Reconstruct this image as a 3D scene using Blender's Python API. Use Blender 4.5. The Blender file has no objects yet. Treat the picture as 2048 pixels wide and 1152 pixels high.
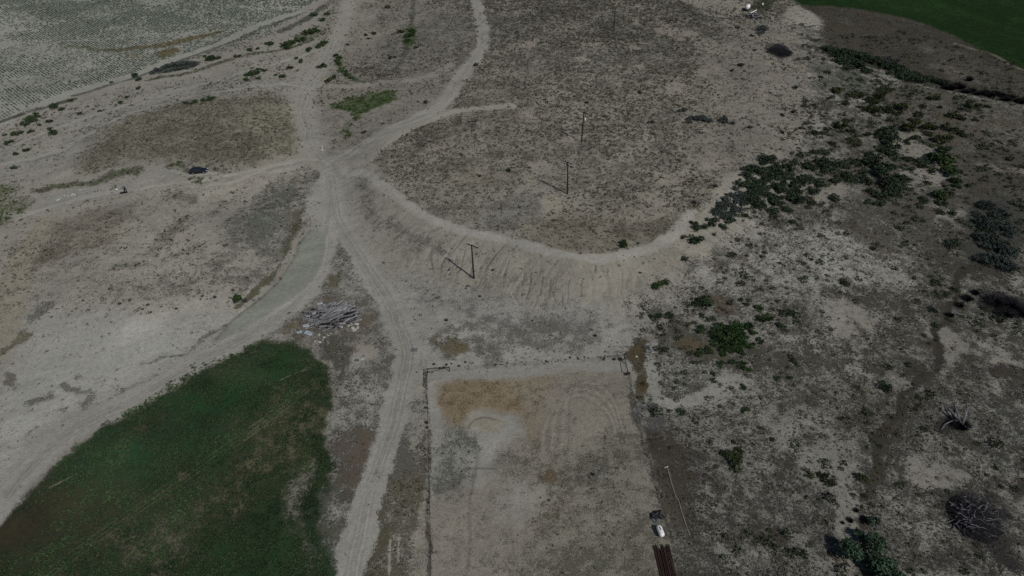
import bpy, bmesh, math, random
import numpy as np
from mathutils import Vector, Matrix, Quaternion
random.seed(7)
rng = np.random.default_rng(7)
R = math.radians
sc = bpy.context.scene
col = sc.collection

# ------------------------------------------------------------------ camera, world, sun, exposure
CAM_H = 100.0
PITCH = R(40.0)
FOC = 1365.0                       # focal length in pixels of the 2048 wide photograph
cam_d = bpy.data.cameras.new('camera')
cam_d.sensor_width = 36.0
cam_d.lens = 36.0 * FOC / 2048.0
cam_d.clip_start = 0.5
cam_d.clip_end = 20000
cam = bpy.data.objects.new('camera', cam_d)
col.objects.link(cam)
cam.location = (0, 0, CAM_H)
cam.rotation_euler = (R(90) - PITCH, 0, 0)
sc.camera = cam

SUN_EL = R(45)
SUN_AZ = math.atan2(0.69, -0.72)   # towards the sun, clockwise from +Y
w = bpy.data.worlds.new('World')
sc.world = w
w.use_nodes = True
wn = w.node_tree.nodes
sky = wn.new('ShaderNodeTexSky')
sky.sky_type = 'NISHITA'
sky.sun_disc = False
sky.sun_elevation = SUN_EL
sky.sun_rotation = SUN_AZ
w.node_tree.links.new(sky.outputs[0], wn['Background'].inputs[0])
wn['Background'].inputs[1].default_value = 0.04
sun_d = bpy.data.lights.new('sun', 'SUN')
sun_d.energy = 2.6
sun_d.angle = R(0.5)
sun_d.color = (1.0, 0.955, 0.89)
sun = bpy.data.objects.new('sun', sun_d)
col.objects.link(sun)
sdir = Vector((math.sin(SUN_AZ) * math.cos(SUN_EL), math.cos(SUN_AZ) * math.cos(SUN_EL), math.sin(SUN_EL)))
sun.rotation_euler = sdir.to_track_quat('Z', 'Y').to_euler()
sun.location = sdir * 300
sc.view_settings.view_transform = 'Standard'
sc.view_settings.look = 'None'
sc.view_settings.exposure = 0.07
sc.view_settings.gamma = 1.0
sc.cycles.max_bounces = 4
sc.cycles.diffuse_bounces = 2
sc.cycles.use_denoising = False

# ------------------------------------------------------------------ small maths
CP, SP = math.cos(PITCH), math.sin(PITCH)
def ray(px, py):
    u = (np.asarray(px, float) - 1024) / FOC
    v = (np.asarray(py, float) - 576) / FOC
    return u, CP - v * SP, -(SP + v * CP)
def flat(px, py, z=0.0):
    dx, dy, dz = ray(px, py)
    t = (z - CAM_H) / dz
    return dx * t, dy * t

def _h(ix, iy, seed):
    n = (ix.astype(np.int64) * 374761393 + iy.astype(np.int64) * 668265263 + seed * 1442695041) & 0xffffffff
    n = ((n ^ (n >> 13)) * 1274126177) & 0xffffffff
    n = n ^ (n >> 16)
    return (n & 0xffffff) / float(0xffffff)
def vn(x, y, seed=0):
    x0 = np.floor(x); y0 = np.floor(y)
    fx = x - x0; fy = y - y0
    fx = fx * fx * (3 - 2 * fx); fy = fy * fy * (3 - 2 * fy)
    a = _h(x0, y0, seed); b = _h(x0 + 1, y0, seed); c = _h(x0, y0 + 1, seed); d = _h(x0 + 1, y0 + 1, seed)
    return (a * (1 - fx) + b * fx) * (1 - fy) + (c * (1 - fx) + d * fx) * fy
def fbm(x, y, scale, octv=4, seed=0, rough=0.55):
    """value noise, wavelength `scale` metres, about 0..1"""
    s = 0; a = 1; t = 0
    c, sn = math.cos(0.6), math.sin(0.6)
    x = x / scale; y = y / scale
    for o in range(octv):
        s = s + a * vn(x + 17.3 * o, y - 9.1 * o, seed + o)
        t += a; a *= rough
        x, y = (x * c - y * sn) * 2.03, (x * sn + y * c) * 2.03
    return s / t
def sst(e0, e1, x):
    t = np.clip((x - e0) / (e1 - e0), 0, 1)
    return t * t * (3 - 2 * t)

def seg_dist(x, y, P, closed):
    """distance to a polyline and the arc length of the nearest point"""
    best = np.full(x.shape, 1e18); arc = np.zeros(x.shape); acc = 0.0
    n = len(P)
    for i in range(n if closed else n - 1):
        ax, ay = P[i]; bx, by = P[(i + 1) % n]
        ex, ey = bx - ax, by - ay
        L2 = ex * ex + ey * ey + 1e-12
        t = np.clip(((x - ax) * ex + (y - ay) * ey) / L2, 0, 1)
        d = (x - ax - t * ex) ** 2 + (y - ay - t * ey) ** 2
        m = d < best
        best = np.where(m, d, best)
        arc = np.where(m, acc + t * math.sqrt(L2), arc)
        acc += math.sqrt(L2)
    return np.sqrt(best), arc
def inside(x, y, P):
    r = np.zeros(x.shape, bool)
    n = len(P)
    for i in range(n):
        ax, ay = P[i]; bx, by = P[(i + 1) % n]
        if ay == by: continue
        c = ((ay > y) != (by > y)) & (x < (bx - ax) * (y - ay) / (by - ay) + ax)
        r ^= c
    return r
def sdist(x, y, P):
    d, a = seg_dist(x, y, P, True)
    return np.where(inside(x, y, P), d, -d), a

def smooth_line(pts, n=4):
    """Catmull-Rom through the points"""
    if len(pts) < 3: return list(pts)
    out = []
    for i in range(len(pts) - 1):
        p0 = pts[max(i - 1, 0)]; p1 = pts[i]; p2 = pts[i + 1]; p3 = pts[min(i + 2, len(pts) - 1)]
        for k in range(n):
            t = k / n
            out.append(tuple(0.5 * (2 * p1[j] + (p2[j] - p0[j]) * t + (2 * p0[j] - 5 * p1[j] + 4 * p2[j] - p3[j]) * t * t + (3 * p1[j] - p0[j] - 3 * p2[j] + p3[j]) * t ** 3) for j in range(2)))
    out.append(tuple(pts[-1]))
    return out
def smooth_poly(pts, n=3):
    N = len(pts); out = []
    for i in range(N):
        p0 = pts[i - 1]; p1 = pts[i]; p2 = pts[(i + 1) % N]; p3 = pts[(i + 2) % N]
        for k in range(n):
            t = k / n
            out.append(tuple(0.5 * (2 * p1[j] + (p2[j] - p0[j]) * t + (2 * p0[j] - 5 * p1[j] + 4 * p2[j] - p3[j]) * t * t + (3 * p1[j] - p0[j] - 3 * p2[j] + p3[j]) * t ** 3) for j in range(2)))
    return out

# ------------------------------------------------------------------ the lie of the land
PLAT = 3.4
def fl(pts, z=0.0):
    return [tuple(map(float, flat(a, b, z))) for a, b in pts]
RIM = fl([(738, 322), (790, 388), (870, 438), (960, 464), (1060, 487), (1150, 509), (1240, 507), (1320, 483), (1375, 430), (1450, 360), (1545, 290), (1505, 200), (1540, 80)], PLAT) + [(190, 420), (-30, 420)] + fl([(945, -20), (968, 85), (905, 190), (810, 250)], PLAT)
FOOT = fl([(660, 372), (735, 475), (800, 547), (880, 594), (1000, 620), (1130, 634), (1260, 640), (1380, 610), (1500, 540), (1620, 440), (1760, 330), (1840, 230), (1800, 120)]) + [(360, 600), (-160, 600)] + fl([(760, -20), (720, 100), (640, 200), (600, 300)])
HILL1 = fl([(120, 350), (220, 240), (420, 190), (585, 200), (615, 285), (530, 390), (350, 430)])
HILL2 = fl([(110, 470), (260, 405), (450, 420), (610, 400), (560, 520), (430, 620), (250, 660), (120, 600)])
def height(x, y):
    x = np.asarray(x, float); y = np.asarray(y, float)
    dr, ar = sdist(x, y, RIM)
    df, _ = sdist(x, y, FOOT)
    dr_o = np.maximum(-dr, 0)
    t = np.where(dr >= 0, 1.0, np.where(df <= 0, 0.0, df / (df + dr_o + 1e-9)))
    ts = t * t * (3 - 2 * t) * 0.5 + t * 0.5
    h = PLAT * ts
    slope = np.where((t > 0) & (t < 1), np.sin(np.pi * np.clip(t, 0, 1)), 0)
    rid = 1 - np.abs(2 * fbm(ar + 2.5 * (fbm(x, y, 6, 2, 95) - .5), t * 3 + 40, 2.0, 3, 91) - 1) * 2.2
    h = h - 0.16 * slope * np.clip(rid, 0, 1) ** 3
    d1, _ = sdist(x, y, HILL1)
    h = h + 2.6 * sst(-8, 16, d1)
    d2, _ = sdist(x, y, HILL2)
    h = h + 2.2 * sst(-6, 12, d2)
    h = h + 0.5 * (fbm(x, y, 22, 3, 5) - 0.5) + 0.16 * (fbm(x, y, 3.5, 2, 8) - 0.5)
    return h
def slope_info(x, y):
    dr, ar = sdist(x, y, RIM)
    df, _ = sdist(x, y, FOOT)
    t = np.where(dr >= 0, 1.0, np.where(df <= 0, 0.0, df / (df + np.maximum(-dr, 0) + 1e-9)))
    return t, ar
def unproj(px, py):
    """photograph pixel -> point on the land"""
    px = np.atleast_1d(np.asarray(px, float)); py = np.atleast_1d(np.asarray(py, float))
    dx, dy, dz = ray(px, py)
    z = np.zeros(px.shape)
    for _ in range(14):
        t = (z - CAM_H) / dz
        z = 0.5 * z + 0.5 * height(dx * t, dy * t)
    t = (z - CAM_H) / dz
    return dx * t, dy * t, height(dx * t, dy * t)
def P3(px, py):
    x, y, z = unproj(px, py)
    return Vector((float(x[0]), float(y[0]), float(z[0])))
def hz(x, y):
    return float(height(np.array([x]), np.array([y]))[0])
def mpp(px, py):
    """metres per pixel across the line of sight"""
    p = P3(px, py)
    return (p.y * CP + (CAM_H - p.z) * SP) / FOC

def W(pts):
    a = np.array(pts, float)
    x, y, _ = unproj(a[:, 0], a[:, 1])
    return list(zip(x.tolist(), y.tolist()))

# ------------------------------------------------------------------ colours: albedo of something that shows as this sRGB value in full sun
def s2l(c):
    c = c / 255.0
    return c / 12.92 if c <= 0.04045 else ((c + 0.055) / 1.055) ** 2.4
def A(r, g, b, k=1.7):
    if r >= g >= b and r > 70:             # dirt tones: the place is greyer than the eye takes it for
        m = (r + g + b) / 3 + 1
        q = .62 if r - b < 25 else .8
        r, g, b = m + (r - m) * q, m + (g - m) * q + .5, m + (b - m) * q
    return (s2l(r) * k, s2l(g) * k * 1.0, s2l(b) * k * .955)

# ------------------------------------------------------------------ map of the land cover
LAYERS = []
def poly(pts, soft=1.5, warp=1.0, strength=1.0, **tg):
    LAYERS.append(('P', W(smooth_poly(pts)), soft, warp, strength, tg))
def ell(cx, cy, rx, ry, rot=0, soft=1.5, warp=1.0, strength=1.0, **tg):
    c, s = math.cos(R(rot)), math.sin(R(rot))
    pts = [(cx + rx * math.cos(a) * c - ry * math.sin(a) * s, cy + rx * math.cos(a) * s + ry * math.sin(a) * c) for a in [k * math.pi / 8 for k in range(16)]]
    LAYERS.append(('P', W(pts), soft, warp, strength, tg))
def line(pts, width, soft=0.8, warp=0.5, strength=1.0, **tg):
    LAYERS.append(('S', W(smooth_line(pts, 5)), width, soft, warp, strength, tg))
TARGETS = dict(soil=3, cover=3, dens=1, sage=1, weed=1, tuft=1, alf=1, crop=1, bush=1)

def fields(x, y):
    x = np.asarray(x, float); y = np.asarray(y, float)
    n = x.shape
    F = {k: (np.zeros(n + (3,)) if d == 3 else np.zeros(n)) for k, d in TARGETS.items()}
    F['soil'][:] = A(111, 107, 99)
    F['cover'][:] = A(74, 72, 66)
    F['dens'][:] = 0.12
    F['sage'][:] = 0.03
    w1x = (fbm(x, y, 7, 4, 21) - 0.5) * 7; w1y = (fbm(x, y, 7, 4, 31) - 0.5) * 7
    w2 = (fbm(x, y, 1.5, 3, 41) - 0.5) * 2.6 + (fbm(x, y, 4.5, 2, 45) - 0.5) * 1.6
    for L in LAYERS:
        if L[0] == 'P':
            _, P, soft, warp, strength, tg = L
            mg = soft + 4 * warp + 1
        else:
            _, P, width, soft, warp, strength, tg = L
            mg = soft + width + 4 * warp + 1
        xs = [p[0] for p in P]; ys = [p[1] for p in P]
        sel = (x > min(xs) - mg) & (x < max(xs) + mg) & (y > min(ys) - mg) & (y < max(ys) + mg)
        idx = np.nonzero(sel)
        if idx[0].size == 0: continue
        xx = x[idx] + warp * w1x[idx]; yy = y[idx] + warp * w1y[idx]
        if L[0] == 'P':
            d, _ = sdist(xx, yy, P)
            m = sst(-soft * .75, soft * .75, d + w2[idx] * min(1, .35 + warp * .5) * min(1, .3 + soft * .4))
        else:
            d, _ = seg_dist(xx, yy, P, False)
            soft = soft * .75
            m = 1 - sst(max(width / 2 - soft, 0), width / 2 + soft, d + w2[idx] * min(.6, .25 * width, .15 + warp * .5))
        m = m * strength
        for k, v in tg.items():
            if TARGETS[k] == 3:
                F[k][idx] = F[k][idx] * (1 - m[:, None]) + np.array(v) * m[:, None]
            else:
                F[k][idx] = F[k][idx] * (1 - m) + v * m
    big = fbm(x, y, 13, 4, 601) - .5; med = fbm(x, y, 4.5, 3, 611) - .5
    am = np.clip(F['dens'] * 2.2, 0, 1)
    F['dens'] = np.clip(F['dens'] + am * (.42 * big + .5 * med), 0, 1)
    F['cover'] *= (1 + np.stack([.3 * med + .3 * big, .3 * big + .1 * med, .3 * big - .1 * med], -1))
    F['sage'] *= 1 + 3.0 * np.clip((fbm(x, y, 11, 3, 621) - .52) * 7, 0, 1) * (F['sage'] < .25)
    # rills on the embankment
    t, ar = slope_info(x, y)
    sl = np.where((t > 0.02) & (t < 0.98), np.sin(np.pi * np.clip(t, 0, 1)), 0)
    rid = np.clip(1 - np.abs(2 * fbm(ar + 2.5 * (fbm(x, y, 6, 2, 95) - .5), t * 3 + 40, 2.0, 3, 91) - 1) * 2.2, 0, 1) ** 3
    F['soil'] *= (1 - 0.2 * sl * rid)[..., None]
    # broad tonal drift of the dirt
    qx = x * .88 + y * .47; qy = -x * .47 + y * .88
    v = 1 + 0.24 * (fbm(x, y, 26, 4, 61) - 0.5) + 0.2 * (fbm(x, y, 5, 4, 71, .65) - 0.5) + 0.22 * (fbm(qx * .22, qy, 2.2, 3, 81, .6) - 0.5)
    F['soil'] *= v[..., None]
    return F

DARK = A(62, 59, 53)
# --- far left: crop field on pale soil
CROP = [(-250, 330), (-250, -70), (640, -70), (600, 20), (585, 40), (470, 85), (300, 140), (150, 180), (50, 222)]
poly(CROP, 2, .4, soil=A(115, 116, 111), dens=0.12, cover=A(88, 90, 84), crop=1.0)
poly([(-100, 30), (20, 20), (110, 75), (230, 80), (330, 50), (480, 30), (520, -80), (-100, -80)], 8, 1, .55, soil=A(104, 107, 102), dens=.3, cover=A(64, 74, 70))
poly([(60, 60), (180, 95), (270, 95), (330, 88), (420, 68), (500, 62), (560, 50), (500, 85), (400, 118), (250, 150), (100, 180), (-40, 210), (-100, 90)], 8, 1, .8, crop=0.75, dens=.3)
poly([(120, 90), (200, 97), (270, 94), (330, 84), (430, 62), (440, 66), (340, 92), (250, 100), (170, 98)], 1.5, .6, soil=A(102, 92, 70), dens=.5, cover=A(88, 78, 56))
ell(335, 107, 24, 9, -10, 2, 1, soil=A(100, 90, 68), dens=.5, cover=A(86, 75, 54))
ell(275, 110, 12, 5, -10, 2, 1, .8, soil=A(101, 92, 74))
# --- ditch lines along the crop field
line([(-20, 255), (60, 222), (130, 190), (250, 155), (320, 130), (430, 92), (520, 50), (600, 25)], 5, 1.5, .3, soil=A(114, 113, 108), dens=.05, crop=0, sage=0)
line([(-20, 250), (40, 230), (105, 210), (150, 198)], 2.2, .8, .3, .9, dens=.85, cover=A(58, 64, 52), tuft=.5)
line([(150, 190), (240, 165), (300, 145), (380, 115), (460, 85), (540, 52), (610, 24)], 1.6, .8, .3, .8, dens=.8, cover=A(72, 73, 72))
poly([(300, 145), (330, 132), (375, 122), (405, 126), (380, 136), (330, 147)], 1, .4, dens=.95, cover=A(56, 60, 62), tuft=.8)
line([(300, 160), (380, 145), (440, 125), (510, 108), (580, 96), (640, 70)], 2.5, 1, .4, .8, dens=.7, cover=A(68, 70, 52), weed=.25, tuft=.3)
line([(560, 62), (600, 45), (640, 20), (660, 5)], 3.5, 1.2, .5, .9, dens=.8, cover=A(62, 66, 58), tuft=.5)
poly([(590, 70), (640, 50), (645, 62), (620, 82), (595, 80)], 2, 1, .8, dens=.7, cover=A(64, 76, 52), weed=.3)
# --- left middle
poly([(-60, 330), (0, 250), (200, 190), (420, 150), (560, 120), (610, 190), (420, 190), (240, 240), (140, 320), (0, 400)], 6, 1, soil=A(113, 110, 102), dens=.22, sage=.12, cover=A(84, 82, 74))
poly([(150, 335), (225, 255), (400, 200), (560, 195), (612, 260), (600, 300), (500, 335), (430, 330), (300, 318), (200, 345)], 6, 1, soil=A(104, 99, 84), dens=.36, cover=A(78, 75, 58), sage=.5)
ell(400, 366, 22, 9, 0, 2, 1, weed=.6, dens=.4, cover=A(64, 70, 46))
line([(90, 378), (140, 372), (185, 368), (240, 352), (280, 342)], 3.2, 1.5, 1, dens=.6, cover=A(66, 70, 52), tuft=.5, weed=.12)
line([(100, 400), (160, 384), (240, 378), (330, 350)], 3, 2, .4, .7, soil=A(110, 111, 108))
poly([(-40, 380), (40, 375), (55, 420), (20, 450), (-40, 460)], 4, 1, dens=.5, cover=A(74, 76, 54), weed=.3)
poly([(-60, 600), (0, 520), (60, 450), (180, 395), (300, 370), (420, 380), (520, 350), (620, 335), (660, 370), (600, 420), (480, 470), (440, 560), (300, 640), (120, 640)], 7, 1, soil=A(117, 112, 103), dens=.24, cover=A(90, 86, 78), sage=.1)
poly([(0, 600), (40, 500), (110, 442), (225, 410), (262, 425), (235, 470), (160, 500), (95, 530), (45, 580), (0, 660)], 3, 1, soil=A(109, 102, 90), dens=.34, cover=A(88, 80, 68), sage=.12)
line([(95, 445), (40, 540), (22, 640), (6, 740), (-5, 830), (-8, 930)], 5, 2, .3, soil=A(113, 106, 92), dens=.2)
poly([(20, 720), (90, 600), (250, 640), (420, 600), (500, 590), (540, 590), (430, 680), (200, 790), (60, 880), (-20, 940), (-10, 800)], 6, 1, soil=A(119, 117, 110), dens=.14, cover=A(98, 96, 88), sage=.03)
poly([(20, 760), (140, 660), (330, 640), (400, 690), (200, 795), (60, 885), (-20, 950)], 6, 1, .9, soil=A(123, 122, 118), dens=.1, cover=A(100, 99, 94))
poly([(430, 440), (480, 380), (540, 345), (620, 330), (660, 345), (640, 400), (600, 470), (540, 560), (460, 590), (400, 580), (440, 500)], 5, 1, dens=.42, cover=A(78, 80, 74), sage=.32)
poly([(500, 440), (540, 380), (590, 370), (600, 400), (560, 460), (520, 500)], 4, 1, .8, dens=.6, cover=A(68, 74, 70), sage=.42)
poly([(470, 520), (530, 470), (580, 430), (560, 500), (490, 560), (400, 600), (250, 590), (300, 560)], 5, 1, .7, dens=.5, cover=A(80, 80, 75), sage=.22)
line([(642, 345), (622, 385), (602, 430), (582, 480), (558, 530), (520, 580), (470, 615)], 1.5, .7, .5, .9, dens=.72, cover=A(66, 65, 48), tuft=.35)
line([(636, 350), (612, 388), (592, 432), (572, 482), (548, 528)], .9, .4, .4, .8, soil=A(84, 80, 72), dens=.4)
for cx, cy, rx, ry, c in ((50, 670, 18, 16, (86, 80, 56)), (20, 690, 12, 10, (82, 77, 58)), (40, 755, 12, 16, (84, 78, 62)), (175, 762, 11, 6, (86, 80, 62)), (90, 800, 22, 10, (88, 82, 66)), (70, 865, 16, 10, (96, 88, 66)), (135, 835, 14, 6, (98, 92, 72)), (5, 970, 16, 14, (96, 86, 60)), (85, 620, 34, 12, (92, 90, 84))):
    ell(cx, cy, rx, ry, -25, 1.2, 1, .9, dens=.65, cover=A(*c), tuft=.18)
line([(130, 770), (150, 785), (190, 795), (175, 815)], 1.2, .6, .5, .8, dens=.6, cover=A(84, 83, 78))
line([(285, 725), (330, 712), (375, 710), (410, 675), (445, 655)], 1.0, .6, .5, .7, dens=.5, cover=A(80, 80, 72), soil=A(104, 103, 97), tuft=.25)
line([(170, 825), (210, 800), (250, 780), (330, 745)], 1, .5, .4, .7, dens=.5, cover=A(84, 82, 74))
line([(-10, 1010), (10, 970), (40, 930), (90, 895), (130, 865), (180, 830)], .9, .4, .2, .8, soil=A(82, 78, 70))
for pts in ([(330, 470), (350, 460), (355, 440)], [(235, 530), (285, 520), (330, 470)], [(350, 510), (380, 490), (400, 500)], [(320, 405), (330, 395), (365, 400)], [(440, 350), (370, 330), (330, 335)]):
    line(pts, 3.4, 2, 1.2, .8, dens=.5, cover=A(74, 76, 62), weed=.2, sage=.4)
# --- upper middle, left of the plateau
poly([(620, 130), (640, 60), (700, -40), (960, -40), (965, 80), (930, 130), (880, 200), (800, 250), (740, 290), (660, 290), (620, 220)], 5, 1, soil=A(107, 102, 93), dens=.25, cover=A(80, 80, 72), sage=.12)
poly([(790, 60), (930, 30), (950, 90), (900, 140), (820, 140), (760, 120)], 5, 1, dens=.4, sage=.3)
poly([(705, 150), (730, 115), (800, 110), (850, 120), (820, 150), (740, 160)], 5, 1, .8, dens=.4, sage=.25)
PATCH = [(660, 212), (690, 197), (740, 187), (785, 183), (790, 196), (775, 210), (740, 220), (700, 228), (672, 222)]
poly(PATCH, 1.6, .7, soil=A(92, 94, 78), dens=.58, cover=A(58, 70, 48), weed=.75, sage=0)
line([(712, 225), (705, 240), (695, 255), (690, 275)], 3, 1.2, .7, weed=.55, dens=.5, cover=A(60, 74, 44))
line([(672, 112), (680, 128), (692, 148), (705, 158), (725, 163), (750, 160), (785, 140), (810, 110), (818, 60), (830, 0)], 2, 1, .4, .85, soil=A(98, 96, 88), dens=.55, cover=A(68, 70, 60), tuft=.15)
line([(672, 112), (680, 128), (692, 148), (705, 158)], 2.2, 1, .5, .9, weed=.6)
line([(818, 88), (820, 70), (822, 58)], 4, 1.2, .4, .95, weed=.85, dens=.8, cover=A(52, 66, 44))
# --- plateau
PLATEAU = [(736, 325), (800, 262), (900, 222), (912, 185), (970, 100), (955, 0), (935, -90), (1640, -90), (1560, 40), (1510, 150), (1490, 250), (1545, 295), (1450, 360), (1395, 430), (1335, 480), (1260, 508), (1160, 512), (1060, 490), (1000, 468), (900, 448), (800, 395)]
poly(PLATEAU, 2.5, .7, soil=A(111, 106, 95), dens=.36, cover=A(72, 71, 62), sage=.8)
poly([(960, 110), (950, -90), (1560, -90), (1500, 60), (1400, 130), (1150, 150)], 14, 1, .8, soil=A(107, 103, 93), sage=.95, dens=.45)
poly([(1480, 60), (1560, 40), (1640, 90), (1640, 250), (1560, 320), (1430, 340), (1380, 280), (1440, 200), (1400, 120)], 9, 1, .9, soil=A(104, 98, 90), sage=.2, dens=.25)
poly([(1060, 440), (1250, 425), (1380, 440), (1335, 478), (1200, 503), (1080, 488)], 5, 1, .8, soil=A(102, 92, 79), dens=.35, sage=.35)
poly([(1000, 400), (1060, 380), (1130, 400), (1050, 450), (980, 460), (960, 420)], 5, 1, .8, soil=A(107, 104, 96), sage=.15)
ell(960, 360, 30, 18, 0, 3, 1, .8, soil=A(112, 103, 88), sage=.15)
ell(1100, 412, 30, 14, -15, 2, 1.6, .85, soil=A(114, 107, 94), sage=.04, dens=.12)
for cx, cy, rx, ry in ((1350, 360, 22, 12), (1310, 395, 16, 9), (1060, 90, 22, 8), (1190, 88, 12, 6), (1275, 45, 12, 8), (1275, 95, 14, 6), (1165, 117, 10, 5), (1280, 137, 14, 6), (1350, 175, 30, 10), (1400, 145, 24, 9), (1050, 225, 26, 12), (1140, 275, 14, 7), (1325, 60, 30, 10), (1370, 70, 26, 10), (1220, 230, 14, 6), (1300, 425, 30, 10), (1240, 440, 20, 9), (1430, 330, 26, 12), (980, 250, 16, 7), (1080, 340, 18, 8), (870, 300, 14, 7)):
    ell(cx, cy, rx, ry, -8, 2.5, 1.6, .85, soil=A(112, 104, 94), sage=.08, dens=.1)
# embankment face and the pale flat at its foot
poly([(735, 330), (800, 398), (900, 450), (1000, 472), (1060, 492), (1160, 514), (1260, 510), (1335, 482), (1395, 435), (1450, 470), (1400, 540), (1330, 590), (1250, 625), (1130, 622), (1000, 605), (890, 580), (800, 535), (745, 460), (700, 375)], 2.5, .8, soil=A(112, 107, 98), dens=.16, cover=A(86, 82, 74), sage=.03, tuft=0)
poly([(780, 560), (900, 590), (1050, 620), (1200, 630), (1260, 640), (1262, 715), (1100, 722), (900, 735), (830, 740), (800, 650)], 4, 1, soil=A(116, 114, 109), dens=.16, cover=A(84, 84, 82), sage=.03)
poly([(800, 555), (870, 575), (1000, 600), (1130, 612), (1200, 615), (1190, 640), (1060, 645), (900, 630), (820, 600)], 4, 1.4, dens=.34, cover=A(84, 84, 84), sage=.05, soil=A(114, 112, 108))
poly([(700, 360), (735, 365), (755, 440), (745, 470), (715, 420)], 3, 1, .8, dens=.5, cover=A(84, 83, 84))
poly([(740, 430), (800, 450), (880, 490), (860, 510), (790, 480)], 3, 1.2, .8, dens=.4, cover=A(84, 82, 78), sage=.12)
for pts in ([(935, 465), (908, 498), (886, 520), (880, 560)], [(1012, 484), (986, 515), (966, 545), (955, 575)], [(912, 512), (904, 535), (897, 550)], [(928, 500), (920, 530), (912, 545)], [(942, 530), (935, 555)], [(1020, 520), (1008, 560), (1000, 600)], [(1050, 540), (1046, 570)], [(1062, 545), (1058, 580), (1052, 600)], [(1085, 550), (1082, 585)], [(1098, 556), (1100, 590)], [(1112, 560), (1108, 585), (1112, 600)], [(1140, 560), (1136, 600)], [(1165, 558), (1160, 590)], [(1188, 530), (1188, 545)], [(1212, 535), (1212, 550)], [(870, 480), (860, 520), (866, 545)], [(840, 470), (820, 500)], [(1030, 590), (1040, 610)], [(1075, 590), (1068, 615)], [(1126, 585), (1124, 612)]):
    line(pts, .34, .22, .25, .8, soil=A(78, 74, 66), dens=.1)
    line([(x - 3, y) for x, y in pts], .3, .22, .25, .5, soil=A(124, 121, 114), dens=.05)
ell(905, 690, 36, 20, 15, 2, 1.2, dens=.66, cover=A(80, 72, 50), tuft=.2)
ell(975, 705, 30, 16, 10, 2, 1.2, .9, dens=.6, cover=A(78, 70, 52), tuft=.2)
ell(925, 662, 22, 8, 8, 2, 1.2, .9, dens=.55, cover=A(84, 78, 56))
for pts in ([(955, 655), (1010, 668), (1100, 662), (1180, 668)], [(1000, 690), (1080, 680), (1170, 690)], [(980, 640), (1060, 650), (1150, 648)], [(960, 690), (990, 720), (985, 735)]):
    line(pts, 3, 1.4, 1, .7, dens=.5, cover=A(80, 78, 72), tuft=.06)
# --- the grey dry pond and its banks
POND = [(640, 462), (650, 490), (632, 545), (580, 600), (500, 645), (430, 690), (425, 680), (470, 640), (540, 585), (585, 525), (605, 475), (622, 462)]
poly(POND, 1.0, .3, soil=A(104, 106, 98), dens=0.0, sage=0, tuft=0)
# --- ground left of the arena
poly([(640, 470), (690, 470), (740, 550), (790, 640), (815, 720), (800, 800), (750, 960), (700, 1060), (680, 1200), (630, 1200), (645, 950), (660, 760), (620, 690), (540, 680), (480, 690), (600, 600), (640, 540)], 2.5, .8, soil=A(117, 115, 110), dens=.42, cover=A(74, 71, 64), tuft=.15)
poly([(560, 640), (620, 590), (720, 590), (760, 640), (740, 690), (640, 700), (560, 690)], 3, 1, .8, dens=.55, cover=A(84, 75, 62), soil=A(108, 103, 95))
ell(580, 655, 26, 10, -25, 2, 1, .8, dens=.6, cover=A(92, 80, 54))
ell(680, 480, 12, 14, 0, 1.5, 1, .9, dens=.65, cover=A(84, 76, 52), tuft=.15)
ell(655, 560, 16, 10, 0, 1.5, 1, .9, dens=.65, cover=A(84, 76, 54), tuft=.15)
ell(720, 700, 26, 14, 0, 2, .8, soil=A(117, 110, 101), dens=.04, tuft=0)
poly([(640, 690), (700, 680), (690, 740), (670, 780), (645, 730)], 2, 1, .9, dens=.68, cover=A(62, 62, 54), tuft=.22)
poly([(760, 680), (790, 700), (790, 760), (770, 790), (740, 720)], 2, 1.2, .8, dens=.6, cover=A(74, 72, 68), tuft=.06)
ell(732, 815, 10, 22, 8, 1.5, 1, .9, dens=.75, cover=A(86, 72, 48))
poly([(660, 870), (740, 860), (760, 900), (730, 970), (680, 1000), (650, 960)], 2.5, 1, .9, dens=.66, cover=A(72, 62, 52), tuft=.1)
poly([(730, 960), (800, 930), (830, 870), (858, 850), (860, 1000), (850, 1060), (830, 1100), (850, 1200), (730, 1200), (745, 1080), (735, 1000)], 2, .8, dens=.56, cover=A(74, 70, 56), soil=A(112, 107, 96), tuft=.3)
poly([(775, 890), (815, 860), (820, 920), (790, 950), (770, 940)], 2, 1, .9, dens=.68, cover=A(72, 70, 66))
poly([(790, 830), (830, 800), (850, 830), (830, 870), (795, 890)], 2, 1, .7, dens=.5, cover=A(76, 75, 74))
poly([(735, 1040), (770, 1030), (760, 1150), (728, 1200), (730, 1100)], 2, 1, .7, dens=.75, cover=A(64, 58, 46), tuft=.2)
for pts in ([(780, 1079), (779, 1120), (778, 1180)], [(797.5, 1077), (797, 1100), (797, 1124)]):
    line(pts, .35, .2, .05, .7, soil=A(118, 115, 106), dens=.05, tuft=0)
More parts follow.
